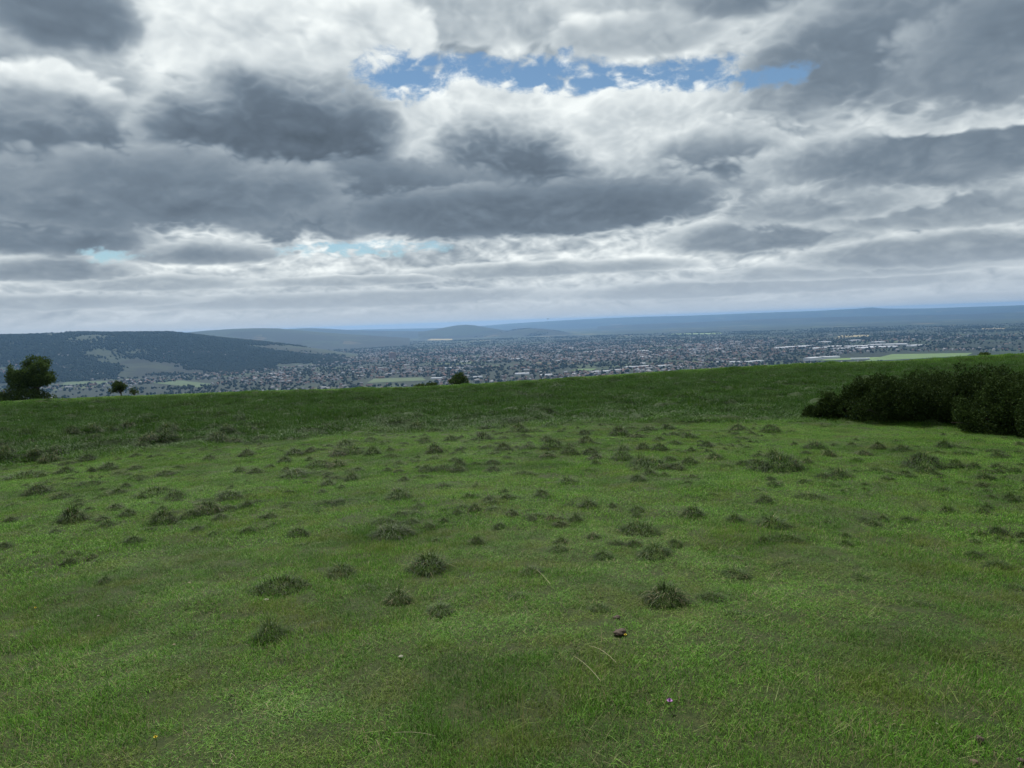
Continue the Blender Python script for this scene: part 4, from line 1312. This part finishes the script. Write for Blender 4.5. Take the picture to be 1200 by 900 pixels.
def flower(px, py, pet, label, h=.04, R=.011, n=9, rows=2):
    p = at_pixel(px, py)
    e = empty('wild_flower', p); tag(e, label, 'flower')
    V, Q = tubes([([(0, 0, -.01), (.004, 0, h * .5), (0, 0, h)], [.0018, .0015, .0015])], 5)
    link('stem', mesh_np('stem', V, Q, stem_mat), e)
    pm = None
    for rw in range(rows):
        for k in range(n):
            a = 2 * math.pi * (k + .5 * rw) / n
            if pm is None:
                pm = mesh_np('petal', [(0, -.0012, 0), (0, .0012, 0), (R * .6, .0036, .003), (R * .6, -.0036, .003), (R, .0022, .004), (R, -.0022, .004)], np.array([(0, 3, 2, 1), (3, 5, 4, 2)]), pet)
            o = link('petal', pm, e, (0, 0, h + .002 * rw)); o.rotation_euler = (0, -.35 - .5 * rw, a)
    V, Fc = ico(1); V = V * [.0035, .0035, .003] + [0, 0, h + .002]
    link('flower_head', mesh_np('flower_head', V, Fc, pet), e)


flower(785, 834, petal_pink, 'single pinkish purple flower in the short turf right of the middle', .045, .015, 12, 3)
flower(183, 874, petal_yellow, 'yellow flower in the turf near the bottom left', .035, .010, 9)
flower(733, 752, petal_yellow, 'yellow flower beside the brown dried dung', .035, .010, 9)
flower(42, 719, petal_yellow, 'pale yellow flower far left in the near turf', .04, .010, 9)


def clod(px, py, w, h, mt, label, name, cat, seed, parts=1):
    if cat == 'stone': w *= .55; h *= .35
    else: w *= .85; h *= .6
    p = at_pixel(px, py)
    r = np.random.default_rng(seed)
    D = Vector((p.x, p.y, p.z - EYE)).dot(fwd)
    Vs_, Fs_, o_ = [], [], 0
    for k in range(parts):
        V, Fc = ico(3)
        V = V * (1 + .30 * fbm(V[:, 0] * 2.2 + seed + k * 5, V[:, 1] * 2.2 + V[:, 2] * 1.7, 3, seed))[:, None]
        s = 1.0 if parts == 1 else r.uniform(.45, .7)
        off_ = np.zeros(3) if parts == 1 else np.array([r.uniform(-.5, .5), r.uniform(-.5, .5), r.uniform(-.1, .35)])
        V = (V * s + off_) * [w / F_PX * D / 2, w / F_PX * D / 2, h] + [0, 0, h * .2 + .008]
        Vs_.append(V); Fs_.append(Fc + o_); o_ += len(V)
    o = link(name, mesh_np(name, np.concatenate(Vs_), np.concatenate(Fs_), mt, smooth=True), None, p, r.uniform(0, 6))
    return tag(o, label, cat)


clod(728, 744, 22, .035, dung_mat, 'crumbled brown lump of dried dung below the brown matted tussock', 'dung_lump', 'dung', 3, 5)
clod(1147, 868, 16, .03, dung_mat, 'dark rounded lump of dung near the bottom right corner', 'dung_lump', 'dung', 4, 3)
clod(1140, 896, 16, .016, solid('bark_chip', (.09, .065, .045)), 'flat brown chip at the bottom edge below the dark dung lump', 'bark_chip', 'wood chip', 5, 2)
clod(1196, 894, 12, .02, dung_mat, 'brown clod cut by the bottom right corner', 'dung_lump', 'dung', 6, 2)
clod(470, 771, 11, .014, stone_mat, 'flat pale stone lying in the near turf left of the middle', 'stone', 'stone', 7)
clod(312, 704, 12, .010, stone_mat, 'flat pale stone in front of the trench-like clump', 'stone', 'stone', 8)
clod(222, 684, 7, .012, solid('brown_stone', (.20, .15, .12)), 'small brown stone left of the trench-like clump', 'stone', 'stone', 9)
clod(722, 725, 11, .022, dung_mat, 'small grey brown lump just above the crumbled dung', 'dung_lump', 'dung', 10, 3)
clod(1098, 850, 8, .012, stone_mat, 'pair of pale flakes left of the dark dung lump', 'stone', 'stone', 12, 2)
clod(115, 723, 6, .01, stone_mat, 'tiny pale stone in the turf at the left', 'stone', 'stone', 13)
clod(204, 757, 7, .012, solid('pink_stone', (.20, .14, .11)), 'small pinkish stone in the turf left of the nearest black tussock', 'stone', 'stone', 14)


def stalk(a, b, label, arch=.03):
    p, q = at_pixel(*a), at_pixel(*b)
    mid_ = (p + q) / 2 + Vector((0, 0, arch))
    pts = [p.lerp(mid_, t) * (1 - t) + mid_.lerp(q, t) * t for t in [0, .2, .4, .6, .8, 1]]
    o0 = Vector(p)
    pts = [x - o0 + Vector((0, 0, .035)) for x in pts]
    V, Q = tubes([(pts, [.0011, .001, .001, .0009, .0008, .0005])], 5)
    o = link('grass_stalk', mesh_np('grass_stalk', V, Q, straw_mat), None, o0)
    return tag(o, label, 'grass stalk')


stalk((704, 806), (672, 776), 'long pale dry stalk lying across the turf below the brown dung')
stalk((722, 784), (690, 764), 'shorter pale stalk beside the long one below the brown dung', .04)
stalk((645, 690), (622, 668), 'dry stalk leaning in the middle of the meadow', .03)
stalk((462, 868), (512, 872), 'dry stalk lying flat near the bottom left of the middle', .02)

# a bird far out against the horizon
p = EYE * Vector((0, 0, 1)) + pix_dir(642, 374) * 260
bird_mat = solid('dark_plumage', (.03, .03, .035))
e = empty('bird', p, .6); tag(e, 'tiny dark bird flying just above the far ridge', 'bird')
V, Fc = ico(2); V = V * [.07, .22, .07]
V[:, 0] *= 1 - .5 * np.clip(-V[:, 1] / .22, 0, 1)
link('body', mesh_np('body', V, Fc, bird_mat, smooth=True), e)
for s in (-1, 1):
    link('wing', mesh_np('wing', [(s * .04, .08, .03), (s * .04, -.08, .03), (s * .25, -.04, .20), (s * .25, .09, .21), (s * .48, -.05, .26), (s * .46, .0, .27),
                                (s * .04, .08, .045), (s * .04, -.08, .045), (s * .25, -.04, .21), (s * .25, .09, .225), (s * .48, -.05, .268), (s * .46, .0, .278)],
                         np.array([(0, 1, 2, 3), (3, 2, 4, 5), (6, 9, 8, 7), (9, 11, 10, 8), (0, 3, 9, 6), (3, 5, 11, 9), (1, 7, 8, 2), (2, 8, 10, 4)]), bird_mat), e)
link('tail', mesh_np('tail', [(-.03, -.18, 0), (.03, -.18, 0), (.06, -.36, .01), (-.06, -.36, .01), (0, -.2, .02)], np.array([(0, 1, 2, 3)]), bird_mat), e)

# ------------------------------------------------------------------ haze
def haze_box():
    x0, x1, y0, y1, z0, z1 = -27800, 27800, -27800, 27800, -280.0, max(float(h[2].max()) for h in HILLS) + 4
    V = [(x, y, z) for z in (z0, z1) for y in (y0, y1) for x in (x0, x1)]
    Fc = [(0, 2, 3, 1), (4, 5, 7, 6), (0, 1, 5, 4), (2, 6, 7, 3), (0, 4, 6, 2), (1, 3, 7, 5)]
    mt = bpy.data.materials.new('haze')
    mt.use_nodes = True
    nt = mt.node_tree; nt.nodes.clear()
    o_ = nt.nodes.new('ShaderNodeOutputMaterial')
    v = nt.nodes.new('ShaderNodeVolumePrincipled')
    v.inputs['Color'].default_value = HAZE_COL
    v.inputs['Density'].default_value = HAZE_DENS
    v.inputs['Anisotropy'].default_value = 0.5
    nt.links.new(v.outputs[0], o_.inputs['Volume'])
    o = link('haze', mesh_np('haze', V, np.array(Fc), mt))
    tag(o, 'thin blue summer haze lying over the valley', kind='stuff')
HAZE_COL = (0.25, 0.47, 0.79, 1)
HAZE_DENS = 4.4e-5
haze_box()
